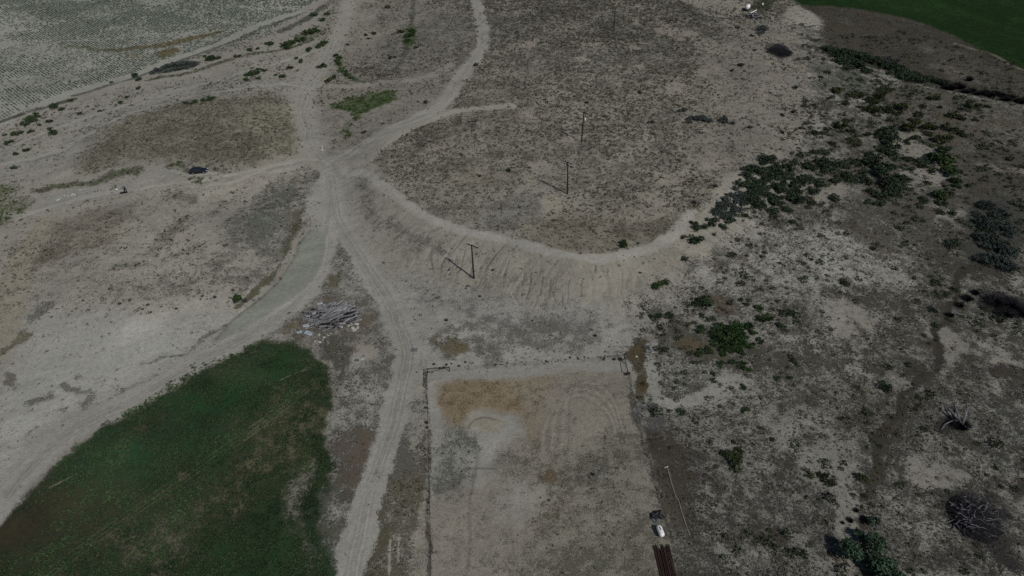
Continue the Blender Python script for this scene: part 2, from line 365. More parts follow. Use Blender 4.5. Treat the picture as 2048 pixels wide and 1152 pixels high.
# --- right-hand flats
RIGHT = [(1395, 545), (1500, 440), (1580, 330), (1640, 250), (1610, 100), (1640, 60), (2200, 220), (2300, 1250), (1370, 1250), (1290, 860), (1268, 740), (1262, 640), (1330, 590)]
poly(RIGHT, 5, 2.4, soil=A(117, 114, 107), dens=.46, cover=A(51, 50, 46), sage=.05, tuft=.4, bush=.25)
poly([(1760, 200), (2200, 240), (2300, 1250), (1560, 1250), (1680, 1000), (1740, 700), (1780, 450)], 14, 1, .85, soil=A(106, 103, 96), cover=A(46, 46, 43), dens=.5)  # darker vegetated soil, with vignette darkening towards the right painted into soil and cover
poly([(1265, 590), (1330, 575), (1400, 580), (1420, 640), (1350, 700), (1300, 690), (1270, 660)], 4, 1, .8, dens=.38, soil=A(112, 108, 101))
poly([(1430, 560), (1530, 480), (1700, 455), (1810, 500), (1800, 570), (1640, 580), (1500, 600)], 6, 1, .85, soil=A(122, 120, 115), dens=.42, cover=A(66, 61, 54), tuft=.22)
poly([(1560, 330), (1650, 270), (1760, 240), (1900, 260), (1940, 350), (1930, 430), (1780, 440), (1620, 430), (1540, 440)], 6, 1, .8, dens=.5, cover=A(62, 61, 56), soil=A(102, 97, 90))
poly([(1570, 300), (1640, 170), (1760, 165), (1900, 200), (1990, 260), (1950, 420), (1860, 450), (1760, 430), (1640, 420), (1520, 440), (1470, 410)], 6, 1, .9, bush=1.0)
poly([(1400, 590), (1540, 580), (1600, 640), (1560, 760), (1440, 780), (1290, 660)], 5, 1, .8, bush=.55)
poly([(1900, 460), (2100, 380), (2100, 640), (1900, 640)], 5, 1, .8, bush=.9)
poly([(1620, 930), (1760, 920), (1800, 1160), (1650, 1160)], 5, 1, .8, bush=.7)
poly([(1700, 420), (1830, 410), (1900, 440), (1880, 480), (1780, 490), (1690, 460)], 5, 1, .85, dens=.72, cover=A(64, 62, 58))
poly([(1640, 130), (1700, 140), (1760, 170), (1720, 190), (1640, 175)], 4, 1, .8, dens=.68, cover=A(62, 66, 62))
poly([(1760, 170), (1960, 200), (2060, 230), (2060, 330), (1930, 320), (1820, 260)], 6, 1, .8, dens=.6, cover=A(68, 66, 58), soil=A(92, 88, 78), tuft=.12)
poly([(1930, 300), (2060, 300), (2060, 420), (1950, 400)], 6, 1, .8, dens=.68, cover=A(58, 56, 50), soil=A(86, 82, 76))
poly([(1330, 690), (1400, 660), (1450, 720), (1440, 770), (1390, 800), (1330, 800), (1318, 740)], 3, 1, dens=.6, cover=A(60, 60, 53), tuft=.3)
ell(1450, 615, 22, 16, 35, 2, 1, dens=.75, cover=A(70, 62, 53), tuft=.2)
ell(1385, 690, 24, 14, -20, 2, 1, .9, dens=.8, cover=A(68, 60, 48))
poly([(1280, 850), (1420, 830), (1620, 850), (1640, 950), (1700, 1040), (1680, 1220), (1360, 1220), (1320, 1000)], 4, 1, .92, dens=.56, cover=A(49, 47, 44), soil=A(98, 95, 89), tuft=.4)
poly([(1480, 830), (1640, 850), (1800, 780), (2300, 700), (2300, 1250), (1400, 1250), (1340, 1050)], 12, 1, .75, soil=A(105, 103, 97), cover=A(45, 44, 41), dens=.5)  # lower right: the same vignette darkening painted into the soil and cover colours
line([(1298, 872), (1312, 920), (1330, 985), (1345, 1040)], 3.2, 1.2, .8, .85, dens=.8, cover=A(46, 41, 36), soil=A(84, 78, 70), tuft=.4, bush=0)
poly([(1310, 870), (1370, 860), (1420, 940), (1420, 1100), (1400, 1200), (1370, 1200), (1330, 1000)], 3, 1, .8, dens=.66, cover=A(50, 47, 44), tuft=.35, bush=0)
ell(1345, 895, 28, 20, 30, 2, 1, .8, dens=.75, cover=A(52, 46, 40))
ell(1375, 955, 26, 22, 30, 2, 1, .7, dens=.75, cover=A(54, 48, 39))
poly([(1550, 760), (1700, 750), (1720, 850), (1620, 890), (1520, 850)], 6, 1, .8, dens=.42, soil=A(103, 99, 92))
poly([(1600, 900), (1660, 880), (1710, 930), (1690, 980), (1630, 960)], 3, 1, .85, dens=.14, soil=A(100, 97, 90))
poly([(1680, 980), (1710, 990), (1700, 1090), (1680, 1090)], 2, 1, .85, dens=.15, soil=A(100, 96, 90))
poly([(1640, 1100), (1700, 1090), (1760, 1140), (1700, 1152)], 3, 1, .7, dens=.3, soil=A(98, 95, 86))
poly([(1700, 760), (1780, 790), (1760, 900), (1700, 880)], 5, 1, .7, dens=.4, soil=A(100, 95, 88))
for cx, cy, rx, ry in ((1720, 640, 46, 28), (1905, 692, 46, 36), (1880, 955, 42, 30), (1650, 390, 30, 18), (1815, 290, 42, 22), (1850, 350, 60, 20), (1925, 437, 32, 16), (1600, 300, 10, 8), (2010, 720, 26, 22), (1985, 770, 14, 10), (2040, 990, 14, 20)):
    ell(cx, cy, rx * .95, ry * .95, 0, 2.2, 2.2, .85, dens=.12, tuft=.02, sage=0, bush=0, soil=A(105, 100, 92))
for cx, cy, rx, ry, c in ((1740, 610, 24, 10, (62, 54, 44)), (1760, 655, 20, 8, (70, 64, 58)), (1600, 590, 26, 9, (66, 56, 44)), (1620, 700, 16, 9, (62, 52, 42)), (1745, 715, 12, 14, (60, 48, 38)), (1855, 690, 18, 12, (56, 46, 38)), (1870, 640, 16, 22, (52, 48, 42)), (1975, 655, 14, 12, (58, 48, 40)), (2020, 750, 22, 24, (52, 42, 36)), (1780, 420, 30, 8, (60, 58, 54)), (1540, 560, 26, 8, (66, 60, 50)), (1590, 980, 22, 12, (52, 46, 38)), (1560, 925, 24, 18, (50, 46, 36)), (1720, 935, 18, 9, (58, 54, 46)), (1700, 660, 20, 8, (64, 62, 58)), (1640, 740, 26, 9, (62, 58, 52)), (1920, 1000, 40, 10, (56, 50, 44)), (2030, 960, 26, 14, (44, 38, 34)), (1930, 1140, 60, 10, (46, 40, 34)), (1570, 1085, 26, 14, (56, 46, 36)), (1830, 820, 30, 10, (60, 56, 52)), (1960, 900, 40, 14, (56, 54, 50))):
    ell(cx, cy, rx, ry, 10, 2.5, 2.2, .8, dens=.74, cover=A(*[.55 * v + .45 * sum(c) / 3 for v in c]), tuft=.25)
line([(1960, 520), (1905, 600), (1872, 690), (1840, 745), (1800, 815), (1765, 895), (1735, 960)], 1.1, .8, .9, 1.0, dens=.85, cover=A(44, 42, 38), soil=A(76, 73, 67), tuft=.5)
line([(1770, 900), (1745, 950), (1725, 1000), (1720, 1060)], 1.5, .7, 1.0, .8, dens=.8, cover=A(50, 46, 41), tuft=.4)
line([(1830, 790), (1795, 870), (1765, 930)], .5, .4, .5, .7, dens=.8, cover=A(50, 46, 41))
line([(1975, 330), (2060, 350)], 5, 2, .8, .8, dens=.15, soil=A(96, 90, 78))
# grass verge and the green field at the top right
VERGE = [(1600, 8), (1640, 40), (1645, 85), (1700, 105), (1760, 118), (1840, 148), (1940, 182), (2080, 205), (2200, 230), (2300, 150), (2060, 80), (1900, 20), (1750, 0), (1620, -20)]
poly(VERGE, 3, .6, soil=A(72, 68, 60), dens=.6, cover=A(52, 50, 43), tuft=.4, sage=0)
poly([(1850, 80), (1960, 120), (2080, 165), (2200, 225), (2080, 200), (1950, 170), (1860, 130)], 5, .8, .8, soil=A(82, 78, 71), dens=.55, cover=A(62, 60, 55))
poly([(1850, 130), (1900, 130), (1960, 155), (1900, 160)], 4, 1, .6, soil=A(86, 80, 66), dens=.3)
line([(1648, 98), (1710, 118), (1780, 140), (1850, 165), (1920, 182), (2000, 194), (2080, 210)], 4.5, 1.2, 1, .9, dens=.85, cover=A(40, 41, 38), tuft=.7)
FIELD = [(1588, 0), (1555, -90), (2300, -90), (2300, 240), (2120, 170), (2048, 138), (1960, 97), (1850, 48), (1750, 23), (1650, 12)]
poly(FIELD, 1.5, .35, soil=A(24, 44, 17), dens=.5, cover=A(17, 33, 12), tuft=0, sage=0)
for k in range(5):
    line([(1700 + 60 * k, -30), (1850 + 70 * k, 25), (2100 + 40 * k, 95)], 1.0, .6, .3, .5, soil=A(34, 52, 26), dens=.3)
ell(1800, 5, 120, 20, 12, 8, 1, .6, soil=A(28, 50, 20), cover=A(22, 38, 16))
line([(1905, 87), (1950, 98), (1990, 112), (2060, 150)], 1.2, .6, .6, .7, soil=A(104, 100, 88), dens=.1)
poly([(1500, 12), (1530, 0), (1555, -5), (1545, 10), (1530, 22), (1510, 20)], 3, 1, .85, soil=A(60, 64, 48), dens=.7, cover=A(42, 48, 32), weed=.2)
poly([(1340, -20), (1420, -10), (1500, -20), (1490, 30), (1430, 30), (1380, 12)], 3, 1, .9, soil=A(108, 103, 94), dens=.1, sage=.05)
line([(1345, 0), (1380, 12), (1420, 22), (1455, 30)], 1.2, .5, .2, .9, soil=A(66, 62, 56))
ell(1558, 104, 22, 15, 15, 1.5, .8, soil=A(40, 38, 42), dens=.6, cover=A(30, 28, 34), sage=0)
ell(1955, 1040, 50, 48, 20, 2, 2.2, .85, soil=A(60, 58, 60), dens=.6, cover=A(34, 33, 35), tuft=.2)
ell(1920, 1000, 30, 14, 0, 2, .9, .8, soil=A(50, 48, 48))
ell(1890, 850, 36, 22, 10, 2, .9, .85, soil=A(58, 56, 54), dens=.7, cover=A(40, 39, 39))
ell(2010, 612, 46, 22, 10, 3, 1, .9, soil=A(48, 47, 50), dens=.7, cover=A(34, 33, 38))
poly([(1950, 400), (2010, 390), (2050, 450), (2040, 540), (1960, 540), (1930, 470)], 4, 1, .8, dens=.8, cover=A(50, 52, 50), soil=A(80, 78, 74))
# --- alfalfa
ALF = [(520, 682), (590, 690), (635, 722), (652, 762), (650, 880), (640, 960), (632, 1060), (640, 1250), (-120, 1250), (-60, 1120), (-10, 1062), (45, 1005), (135, 915), (215, 842), (300, 792), (372, 745), (440, 712)]
poly(ALF, 1.2, .5, soil=A(66, 66, 50), dens=.6, cover=A(31, 47, 33), tuft=0, sage=0, alf=1.0, bush=0)
poly([(380, 740), (470, 708), (560, 690), (635, 725), (560, 760), (470, 760)], 3, 1, .8, dens=.62, soil=A(78, 76, 62), cover=A(40, 52, 36), alf=.6)
ell(215, 930, 85, 48, -30, 8, 1, .95, cover=A(33, 58, 40), dens=.85, alf=1)
ell(420, 800, 85, 32, -15, 6, 1, .95, cover=A(24, 50, 28), dens=.95)
ell(560, 728, 38, 20, 0, 4, 1, .95, cover=A(22, 48, 24), dens=.95)
ell(435, 925, 46, 26, -20, 5, 1, .9, cover=A(26, 50, 28), dens=.92)
ell(330, 890, 70, 30, -25, 7, 1, .6, cover=A(30, 54, 34), dens=.85)
poly([(-60, 1130), (20, 1030), (110, 965), (170, 985), (120, 1060), (30, 1130)], 7, 1, .95, cover=A(42, 39, 30), soil=A(52, 47, 36), dens=.8, alf=.25)
poly([(110, 965), (200, 960), (280, 1010), (160, 1090), (60, 1130), (90, 1060)], 8, 1, .8, cover=A(48, 49, 36), soil=A(68, 64, 50), alf=.5)
poly([(480, 880), (560, 800), (640, 770), (645, 900), (580, 950), (520, 990), (420, 1060), (360, 1050), (440, 960)], 6, 1, .8, cover=A(46, 51, 37), soil=A(70, 69, 55), dens=.5, alf=.55)
poly([(250, 1030), (340, 1010), (420, 1070), (330, 1120), (220, 1110)], 7, 1, .7, cover=A(48, 53, 39), soil=A(76, 75, 60), dens=.5, alf=.6)
poly([(400, 1080), (560, 960), (630, 960), (640, 1200), (300, 1200)], 10, 1, .75, cover=A(27, 46, 26), dens=.86)
poly([(585, 960), (640, 950), (640, 1130), (590, 1120)], 3, 1, .75, soil=A(104, 101, 92), dens=.5, cover=A(44, 50, 38), alf=.3)
line([(650, 880), (648, 930), (640, 1000), (632, 1080)], 2.2, .8, .8, .9, dens=.9, cover=A(28, 42, 28), alf=1)
for off in (-9, 0, 9):
    line([(80 + off * 1.4, 1160), (250, 1036 + off), (400, 934 + off), (520, 850 + off), (630, 764 + off * .8)], .16, .16, .04, .65, soil=A(74, 80, 62), cover=A(70, 76, 58), dens=.3, alf=0)
for pts in ([(100, 975), (160, 945)], [(560, 760), (620, 735)]):
    line(pts, .3, .25, .1, .7, soil=A(110, 104, 86), dens=.2, alf=0)
# --- arena
ARENA = [(862, 762), (1000, 748), (1240, 732), (1262, 790), (1290, 870), (1320, 1000), (1352, 1140), (1375, 1250), (864, 1250), (862, 900)]
poly(ARENA, 1.0, .25, soil=A(105, 99, 90), dens=.2, cover=A(82, 79, 70), tuft=0, sage=0, bush=0)
poly([(858, 745), (1000, 738), (1245, 722), (1250, 742), (1100, 750), (960, 762), (905, 775), (880, 860), (890, 950), (875, 1000), (862, 1000)], 1.2, .4, .9, soil=A(112, 110, 105), dens=.08)
poly([(877, 800), (892, 775), (930, 765), (1000, 757), (1060, 752), (1105, 765), (1090, 830), (1070, 905), (1050, 860), (1030, 828), (960, 830), (925, 858), (890, 855)], 1.6, .7, .9, soil=A(106, 92, 71), dens=.25, cover=A(88, 75, 56))
poly([(1040, 760), (1180, 745), (1250, 780), (1270, 880), (1200, 960), (1080, 930), (1050, 860)], 4, 1, .7, soil=A(107, 100, 89), dens=.25)
poly([(935, 850), (960, 830), (1010, 830), (1040, 860), (1020, 890), (985, 920), (950, 960), (925, 940)], 2.5, .7, .9, soil=A(117, 115, 109), dens=.05)
poly([(945, 850), (975, 838), (1000, 850), (985, 870), (955, 870)], 1.2, .6, .6, soil=A(108, 98, 82))
line([(930, 880), (940, 850), (965, 836), (1000, 842)], .4, .3, .1, .7, soil=A(80, 74, 64))
poly([(864, 880), (905, 880), (940, 900), (925, 960), (890, 985), (866, 985)], 2.5, 1, .9, dens=.45, cover=A(74, 77, 70), soil=A(106, 106, 100), tuft=.1)
poly([(1010, 900), (1060, 880), (1080, 930), (1060, 990), (1000, 960)], 3, 1.2, .8, dens=.45, cover=A(78, 77, 70), tuft=.05)
poly([(1080, 970), (1160, 900), (1260, 880), (1310, 960), (1320, 1030), (1240, 1010), (1150, 1000)], 6, 1.2, .9, dens=.46, cover=A(70, 70, 62), soil=A(100, 97, 86), tuft=.08)
poly([(1060, 1040), (1130, 1010), (1160, 1040), (1110, 1080), (1060, 1090)], 4, 1.2, .8, dens=.5, cover=A(82, 74, 56), tuft=.06)
ell(1095, 950, 22, 24, 0, 2, 1, .9, dens=.68, cover=A(86, 70, 44), tuft=.06)
ell(1090, 1025, 34, 8, -20, 2, 1, .8, dens=.5, cover=A(94, 80, 56))
poly([(1120, 1060), (1300, 1010), (1350, 1160), (1370, 1250), (1060, 1250)], 8, 1, .8, soil=A(98, 94, 81), dens=.44, cover=A(72, 70, 58), tuft=.06)
poly([(1000, 960), (1060, 980), (1070, 1010), (1030, 1060), (990, 1040)], 4, 1, .7, soil=A(113, 110, 104))
line([(948, 870), (952, 930), (940, 1000), (938, 1080), (932, 1160)], .5, .35, .12, .6, soil=A(84, 80, 72))
line([(925, 935), (960, 935), (990, 938)], .5, .3, .2, .7, soil=A(78, 74, 66))
line([(1020, 1060), (1030, 1110), (1050, 1160)], .5, .35, .15, .6, soil=A(86, 78, 66))
for k in range(7):
    f = k / 6
    line([(1075 + 60 * f, 900 + 0 * f), (1085 + 55 * f, 820 - 20 * f + 30 * (1 - f)), (1150 + 20 * f, 795 - 32 * f), (1215 + 12 * f, 830 - 45 * f), (1235 + 22 * f, 900 - 20 * f)], .4, .25, .15, .5, soil=A(121, 116, 107) if k % 2 else A(90, 84, 75))
for x0 in (910, 975, 1010, 1045):
    line([(x0, 1160), (x0 + 4, 1050), (x0 + 8, 980)], .5, .5, .2, .4, soil=A(94, 88, 78))
for P_ in ([(855, 746), (855, 808), (857, 905), (860, 1030), (862, 1170)], [(1248, 722), (1262, 780), (1284, 877), (1306, 953), (1329, 1034), (1362, 1170)]):
    line(P_, .4, .3, .3, .8, dens=.6, cover=A(60, 58, 50), tuft=.35)
# strip right of the arena
poly([(1265, 690), (1302, 688), (1296, 750), (1290, 785), (1266, 785), (1264, 740)], 1.2, .7, dens=.85, cover=A(60, 53, 39), tuft=.3)
poly([(1264, 785), (1290, 790), (1292, 830), (1275, 825)], 1.2, .6, .9, dens=.75, cover=A(74, 66, 48))
poly([(1280, 820), (1320, 800), (1340, 830), (1310, 860), (1290, 860)], 2, 1, .9, dens=.62, cover=A(66, 66, 68), soil=A(108, 107, 104))
line([(1312, 690), (1305, 735), (1302, 775), (1320, 800), (1345, 812), (1375, 808)], 2.2, .8, .8, soil=A(112, 111, 107), dens=.15, tuft=0)
poly([(1365, 800), (1410, 790), (1460, 755), (1480, 765), (1440, 805), (1400, 825), (1370, 820)], 1.8, .8, .95, soil=A(110, 107, 101), dens=.1, tuft=0)
# --- dirt roads, last
RD = dict(dens=0.0, sage=0, weed=0, tuft=0)
line([(700, 0), (682, 60), (655, 110), (632, 150), (606, 200), (612, 250), (622, 290), (640, 325)], 7, 3, .4, .8, soil=A(114, 111, 104), **RD)
line([(640, 320), (662, 350), (668, 420), (690, 470), (740, 545), (782, 615), (814, 690), (812, 740), (792, 830), (768, 900), (748, 955)], 4.6, 1.1, .3, .95, soil=A(115, 113, 108), **RD)
line([(748, 955), (736, 1000)], 3.6, 1.4, .4, .5, soil=A(113, 110, 100), dens=.3)
line([(738, 985), (722, 1060), (702, 1160), (690, 1250)], 5.0, 1.0, .4, .95, soil=A(114, 111, 106), **RD)
line([(660, 360), (662, 430), (645, 500), (605, 590), (525, 655), (400, 722), (280, 795), (150, 860), (62, 935), (12, 995), (-40, 1080)], 5.5, 1.3, .25, .95, soil=A(117, 115, 110), **RD)
line([(690, 335), (745, 288), (805, 250), (880, 214), (905, 180), (940, 130), (966, 80), (952, 0), (940, -60)], 5.0, 1.3, .3, .95, soil=A(115, 111, 104), **RD)
line([(735, 318), (790, 272), (880, 232), (960, 216), (1020, 213)], 3.6, 1.0, .2, .95, soil=A(115, 110, 102), **RD)
line([(690, 345), (740, 352), (800, 400), (880, 446), (960, 470), (1060, 491), (1150, 515), (1240, 512), (1320, 488), (1368, 445), (1380, 425)], 2.8, .8, .3, .95, soil=A(119, 116, 110), **RD)
line([(655, 325), (575, 330), (520, 365), (450, 430), (385, 470)], 4, 1.8, .4, .8, soil=A(112, 105, 96), **RD)
line([(640, 320), (560, 322), (500, 350), (470, 375)], 3, 1.5, .4, .6, soil=A(112, 105, 96), **RD)
line([(640, 172), (720, 172), (800, 163), (850, 155), (900, 130)], 3.4, 1.5, .3, .8, soil=A(113, 108, 100), **RD)
ell(660, 325, 40, 14, 0, 3, .5, .8, soil=A(114, 109, 101), **RD)
ell(640, 400, 26, 50, 12, 4, .6, .8, soil=A(112, 111, 107), **RD)
for o, c in ((-9, 100), (-5.5, 124), (-3, 98), (4, 97), (7, 125), (10, 101)):
    C_ = A(c, c - 2, c - 7)
    line([(660 + o * .7, 350), (668 + o * .8, 420), (690 + o * .9, 470), (740 + o, 545), (782 + o, 615), (814 + o, 690), (812 + o, 740), (792 + o, 830), (768 + o, 900), (744 + o, 965)], .45, .22, .12, .8, soil=C_)
    line([(668 + o * .8, 80), (640 + o * .8, 140), (606 + o * .8, 205), (612 + o * .8, 250), (622 + o * .8, 290), (645 + o * .8, 325)], .55, .3, .2, .7, soil=C_)
    line([(660 + o * .6, 380), (652, 460 + o), (605, 585 + o * .7), (525, 655 + o * .6), (400, 722 + o * .7), (280, 795 + o * .8), (150, 860 + o * .8), (62, 935 + o * .8), (12 + o, 995)], .45, .22, .15, .7, soil=C_)
    line([(738 + o, 985), (722 + o * 1.2, 1060), (702 + o * 1.4, 1160)], .4, .2, .1, .6, soil=C_)
    line([(700 + o * .3, 330 + o * .4), (745, 288 + o * .4), (805, 250 + o * .4), (880, 214 + o * .4), (906 + o * .4, 180), (940 + o * .4, 130), (966 + o * .5, 80), (952 + o * .5, 0)], .5, .3, .15, .6, soil=C_)
    line([(655, 325 + o * .4), (575, 330 + o * .4), (520, 365 + o * .5), (450, 430 + o * .6), (385, 470 + o * .6)], .5, .3, .3, .5, soil=C_)
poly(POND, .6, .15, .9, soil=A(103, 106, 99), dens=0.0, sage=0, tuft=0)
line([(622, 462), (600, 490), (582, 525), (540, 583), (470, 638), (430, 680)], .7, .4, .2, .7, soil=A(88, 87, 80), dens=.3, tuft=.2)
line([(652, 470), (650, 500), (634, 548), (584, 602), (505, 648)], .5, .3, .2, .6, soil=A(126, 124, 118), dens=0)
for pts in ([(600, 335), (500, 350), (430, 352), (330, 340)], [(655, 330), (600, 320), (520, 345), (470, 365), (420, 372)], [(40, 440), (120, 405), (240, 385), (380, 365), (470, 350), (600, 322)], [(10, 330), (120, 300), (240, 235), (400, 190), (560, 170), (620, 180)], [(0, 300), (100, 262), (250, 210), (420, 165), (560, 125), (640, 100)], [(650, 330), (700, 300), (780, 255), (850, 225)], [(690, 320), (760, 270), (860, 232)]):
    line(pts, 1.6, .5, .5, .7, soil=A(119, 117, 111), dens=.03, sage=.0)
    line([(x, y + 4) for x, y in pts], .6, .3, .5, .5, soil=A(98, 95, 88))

# ------------------------------------------------------------------ mesh helpers
def new_mesh(name, V, Fc, mat=None, smooth=False):
    me = bpy.data.meshes.new(name)
    V = np.asarray(V, np.float32); Fc = np.asarray(Fc, np.int32)
    me.vertices.add(len(V)); me.vertices.foreach_set('co', V.ravel())
    k = Fc.shape[1]
    me.loops.add(Fc.size); me.loops.foreach_set('vertex_index', Fc.ravel())
    me.polygons.add(len(Fc)); me.polygons.foreach_set('loop_start', np.arange(0, Fc.size, k, dtype=np.int32))
    if smooth: me.polygons.foreach_set('use_smooth', np.ones(len(Fc), bool))
    me.update(calc_edges=True)
    if mat: me.materials.append(mat)
    return me
def link(name, me, parent=None):
    o = bpy.data.objects.new(name, me)
    col.objects.link(o)
    if parent: o.parent = parent
    return o
def tag(o, label=None, cat=None, group=None, kind=None):
    if label: o['label'] = label
    if cat: o['category'] = cat
    if group: o['group'] = group
    if kind: o['kind'] = kind
    return o
def empty(name, loc, rz=0, **kw):
    o = bpy.data.objects.new(name, None)
    o.empty_display_size = 0.3
    col.objects.link(o); o.location = loc; o.rotation_euler = (0, 0, rz)
    return tag(o, **kw)

class MB:
    """collects boxes, tubes and slabs; build() links them as ONE mesh object"""
    def __init__(s): s.bm = bmesh.new()
    def box(s, c, size, rz=0, ry=0, rx=0, bevel=0.0):
        r = bmesh.ops.create_cube(s.bm, size=1)
        M = Matrix.Translation(c) @ Matrix.Rotation(rz, 4, 'Z') @ Matrix.Rotation(ry, 4, 'Y') @ Matrix.Rotation(rx, 4, 'X') @ Matrix.Diagonal((*size, 1))
        bmesh.ops.transform(s.bm, matrix=M, verts=r['verts'])
        if bevel:
            es = list({e for v in r['verts'] for e in v.link_edges})
            bmesh.ops.bevel(s.bm, geom=es, offset=bevel, segments=2, affect='EDGES')
        return s
    def tube(s, pts, rad, seg=8, cap=True):
        pts = [Vector(p) for p in pts]
        if not hasattr(rad, '__len__'): rad = [rad] * len(pts)
        rings = []
        for i, p in enumerate(pts):
            d = (pts[min(i + 1, len(pts) - 1)] - pts[max(i - 1, 0)]).normalized()
            q = d.to_track_quat('Z', 'Y')
            rings.append([s.bm.verts.new(p + q @ Vector((math.cos(a) * rad[i], math.sin(a) * rad[i], 0))) for a in [2 * math.pi * k / seg for k in range(seg)]])
        for a, b in zip(rings, rings[1:]):
            for k in range(seg):
                s.bm.faces.new((a[k], a[(k + 1) % seg], b[(k + 1) % seg], b[k]))
        if cap:
            s.bm.faces.new(rings[0][::-1]); s.bm.faces.new(rings[-1])
        return s
    def lathe(s, prof, c=(0, 0, 0), seg=20, M=None):
        """prof = [(r, z)]"""
        rings = []
        M = M or Matrix.Identity(4)
        for r, z in prof:
            rings.append([s.bm.verts.new(M @ (Vector(c) + Vector((r * math.cos(a), r * math.sin(a), z)))) for a in [2 * math.pi * k / seg for k in range(seg)]])
        for a, b in zip(rings, rings[1:]):
            for k in range(seg):
                s.bm.faces.new((a[k], a[(k + 1) % seg], b[(k + 1) % seg], b[k]))
        s.bm.faces.new(rings[0][::-1]); s.bm.faces.new(rings[-1])
        return s
    def loft(s, rings):
        R_ = [[s.bm.verts.new(p) for p in r] for r in rings]
        n = len(R_[0])
        for a, b in zip(R_, R_[1:]):
            for k in range(n):
                s.bm.faces.new((a[k], a[(k + 1) % n], b[(k + 1) % n], b[k]))
        s.bm.faces.new(R_[0][::-1]); s.bm.faces.new(R_[-1])
        return s
    def mesh(s, name, mat, smooth=False):
        bmesh.ops.recalc_face_normals(s.bm, faces=s.bm.faces)
        me = bpy.data.meshes.new(name)
        s.bm.to_mesh(me); s.bm.free()
        if smooth: me.polygons.foreach_set('use_smooth', np.ones(len(me.polygons), bool))
        me.materials.append(mat)
        return me
    def build(s, name, mat, parent=None, smooth=False):
        return link(name, s.mesh(name, mat, smooth), parent)

# ------------------------------------------------------------------ materials
def nodes_of(name):
    m = bpy.data.materials.new(name); m.use_nodes = True
    nt = m.node_tree
    return m, nt, nt.nodes['Principled BSDF']
def simple(name, c, rough=0.7, metal=0.0, var=0.25, scale=6.0, spec=0.3, c2=None, rnd=0.0):
    """colour broken up by noise in object space, with a little roughness change"""
    m, nt, b = nodes_of(name)
    tc = nt.nodes.new('ShaderNodeTexCoord'); nz = nt.nodes.new('ShaderNodeTexNoise')
    nz.inputs['Scale'].default_value = scale; nz.inputs['Detail'].default_value = 5; nz.inputs['Roughness'].default_value = .65
    nt.links.new(tc.outputs['Object'], nz.inputs['Vector'])
    mr = nt.nodes.new('ShaderNodeMapRange'); mr.inputs['From Min'].default_value = .35; mr.inputs['From Max'].default_value = .65
    nt.links.new(nz.outputs['Fac'], mr.inputs['Value'])
    mx = nt.nodes.new('ShaderNodeMix'); mx.data_type = 'RGBA'
    c2 = c2 or tuple(v * (1 - var) for v in c)
    mx.inputs['A'].default_value = (*c2, 1); mx.inputs['B'].default_value = (*[min(1, v * (1 + var * .6)) for v in c], 1)
    nt.links.new(mr.outputs['Result'], mx.inputs['Factor'])
    out = mx.outputs['Result']
    if rnd:
        oi = nt.nodes.new('ShaderNodeObjectInfo')
        mr2 = nt.nodes.new('ShaderNodeMapRange'); mr2.inputs['To Min'].default_value = 1 - rnd; mr2.inputs['To Max'].default_value = 1 + rnd
        nt.links.new(oi.outputs['Random'], mr2.inputs['Value'])
        vm = nt.nodes.new('ShaderNodeVectorMath'); vm.operation = 'SCALE'
        nt.links.new(out, vm.inputs[0]); nt.links.new(mr2.outputs['Result'], vm.inputs['Scale'])
        out = vm.outputs['Vector']
    nt.links.new(out, b.inputs['Base Color'])
    b.inputs['Roughness'].default_value = rough; b.inputs['Metallic'].default_value = metal
    b.inputs['Specular IOR Level'].default_value = spec
    return m
def foliage(name, dark, light, attr=False, scale=3.0, rnd=0.25):
    """leaf colour varied by clump noise in world space, per object and, for big scatters, per plant"""
    m, nt, b = nodes_of(name)
    ge = nt.nodes.new('ShaderNodeNewGeometry'); nz = nt.nodes.new('ShaderNodeTexNoise')
    nz.inputs['Scale'].default_value = scale; nz.inputs['Detail'].default_value = 3
    nt.links.new(ge.outputs['Position'], nz.inputs['Vector'])
    mr = nt.nodes.new('ShaderNodeMapRange'); mr.inputs['From Min'].default_value = .3; mr.inputs['From Max'].default_value = .7
    nt.links.new(nz.outputs['Fac'], mr.inputs['Value'])
    mx = nt.nodes.new('ShaderNodeMix'); mx.data_type = 'RGBA'
    mx.inputs['A'].default_value = (*dark, 1); mx.inputs['B'].default_value = (*light, 1)
    nt.links.new(mr.outputs['Result'], mx.inputs['Factor'])
    vm = nt.nodes.new('ShaderNodeVectorMath'); vm.operation = 'SCALE'
    nt.links.new(mx.outputs['Result'], vm.inputs[0])
    if attr:
        at = nt.nodes.new('ShaderNodeAttribute'); at.attribute_name = 'tint'
        nt.links.new(at.outputs['Fac'], vm.inputs['Scale'])
    else:
        oi = nt.nodes.new('ShaderNodeObjectInfo')
        mr2 = nt.nodes.new('ShaderNodeMapRange'); mr2.inputs['To Min'].default_value = 1 - rnd; mr2.inputs['To Max'].default_value = 1 + rnd
        nt.links.new(oi.outputs['Random'], mr2.inputs['Value']); nt.links.new(mr2.outputs['Result'], vm.inputs['Scale'])
    nt.links.new(vm.outputs['Vector'], b.inputs['Base Color'])
    b.inputs['Roughness'].default_value = .85; b.inputs['Specular IOR Level'].default_value = .12
    return m

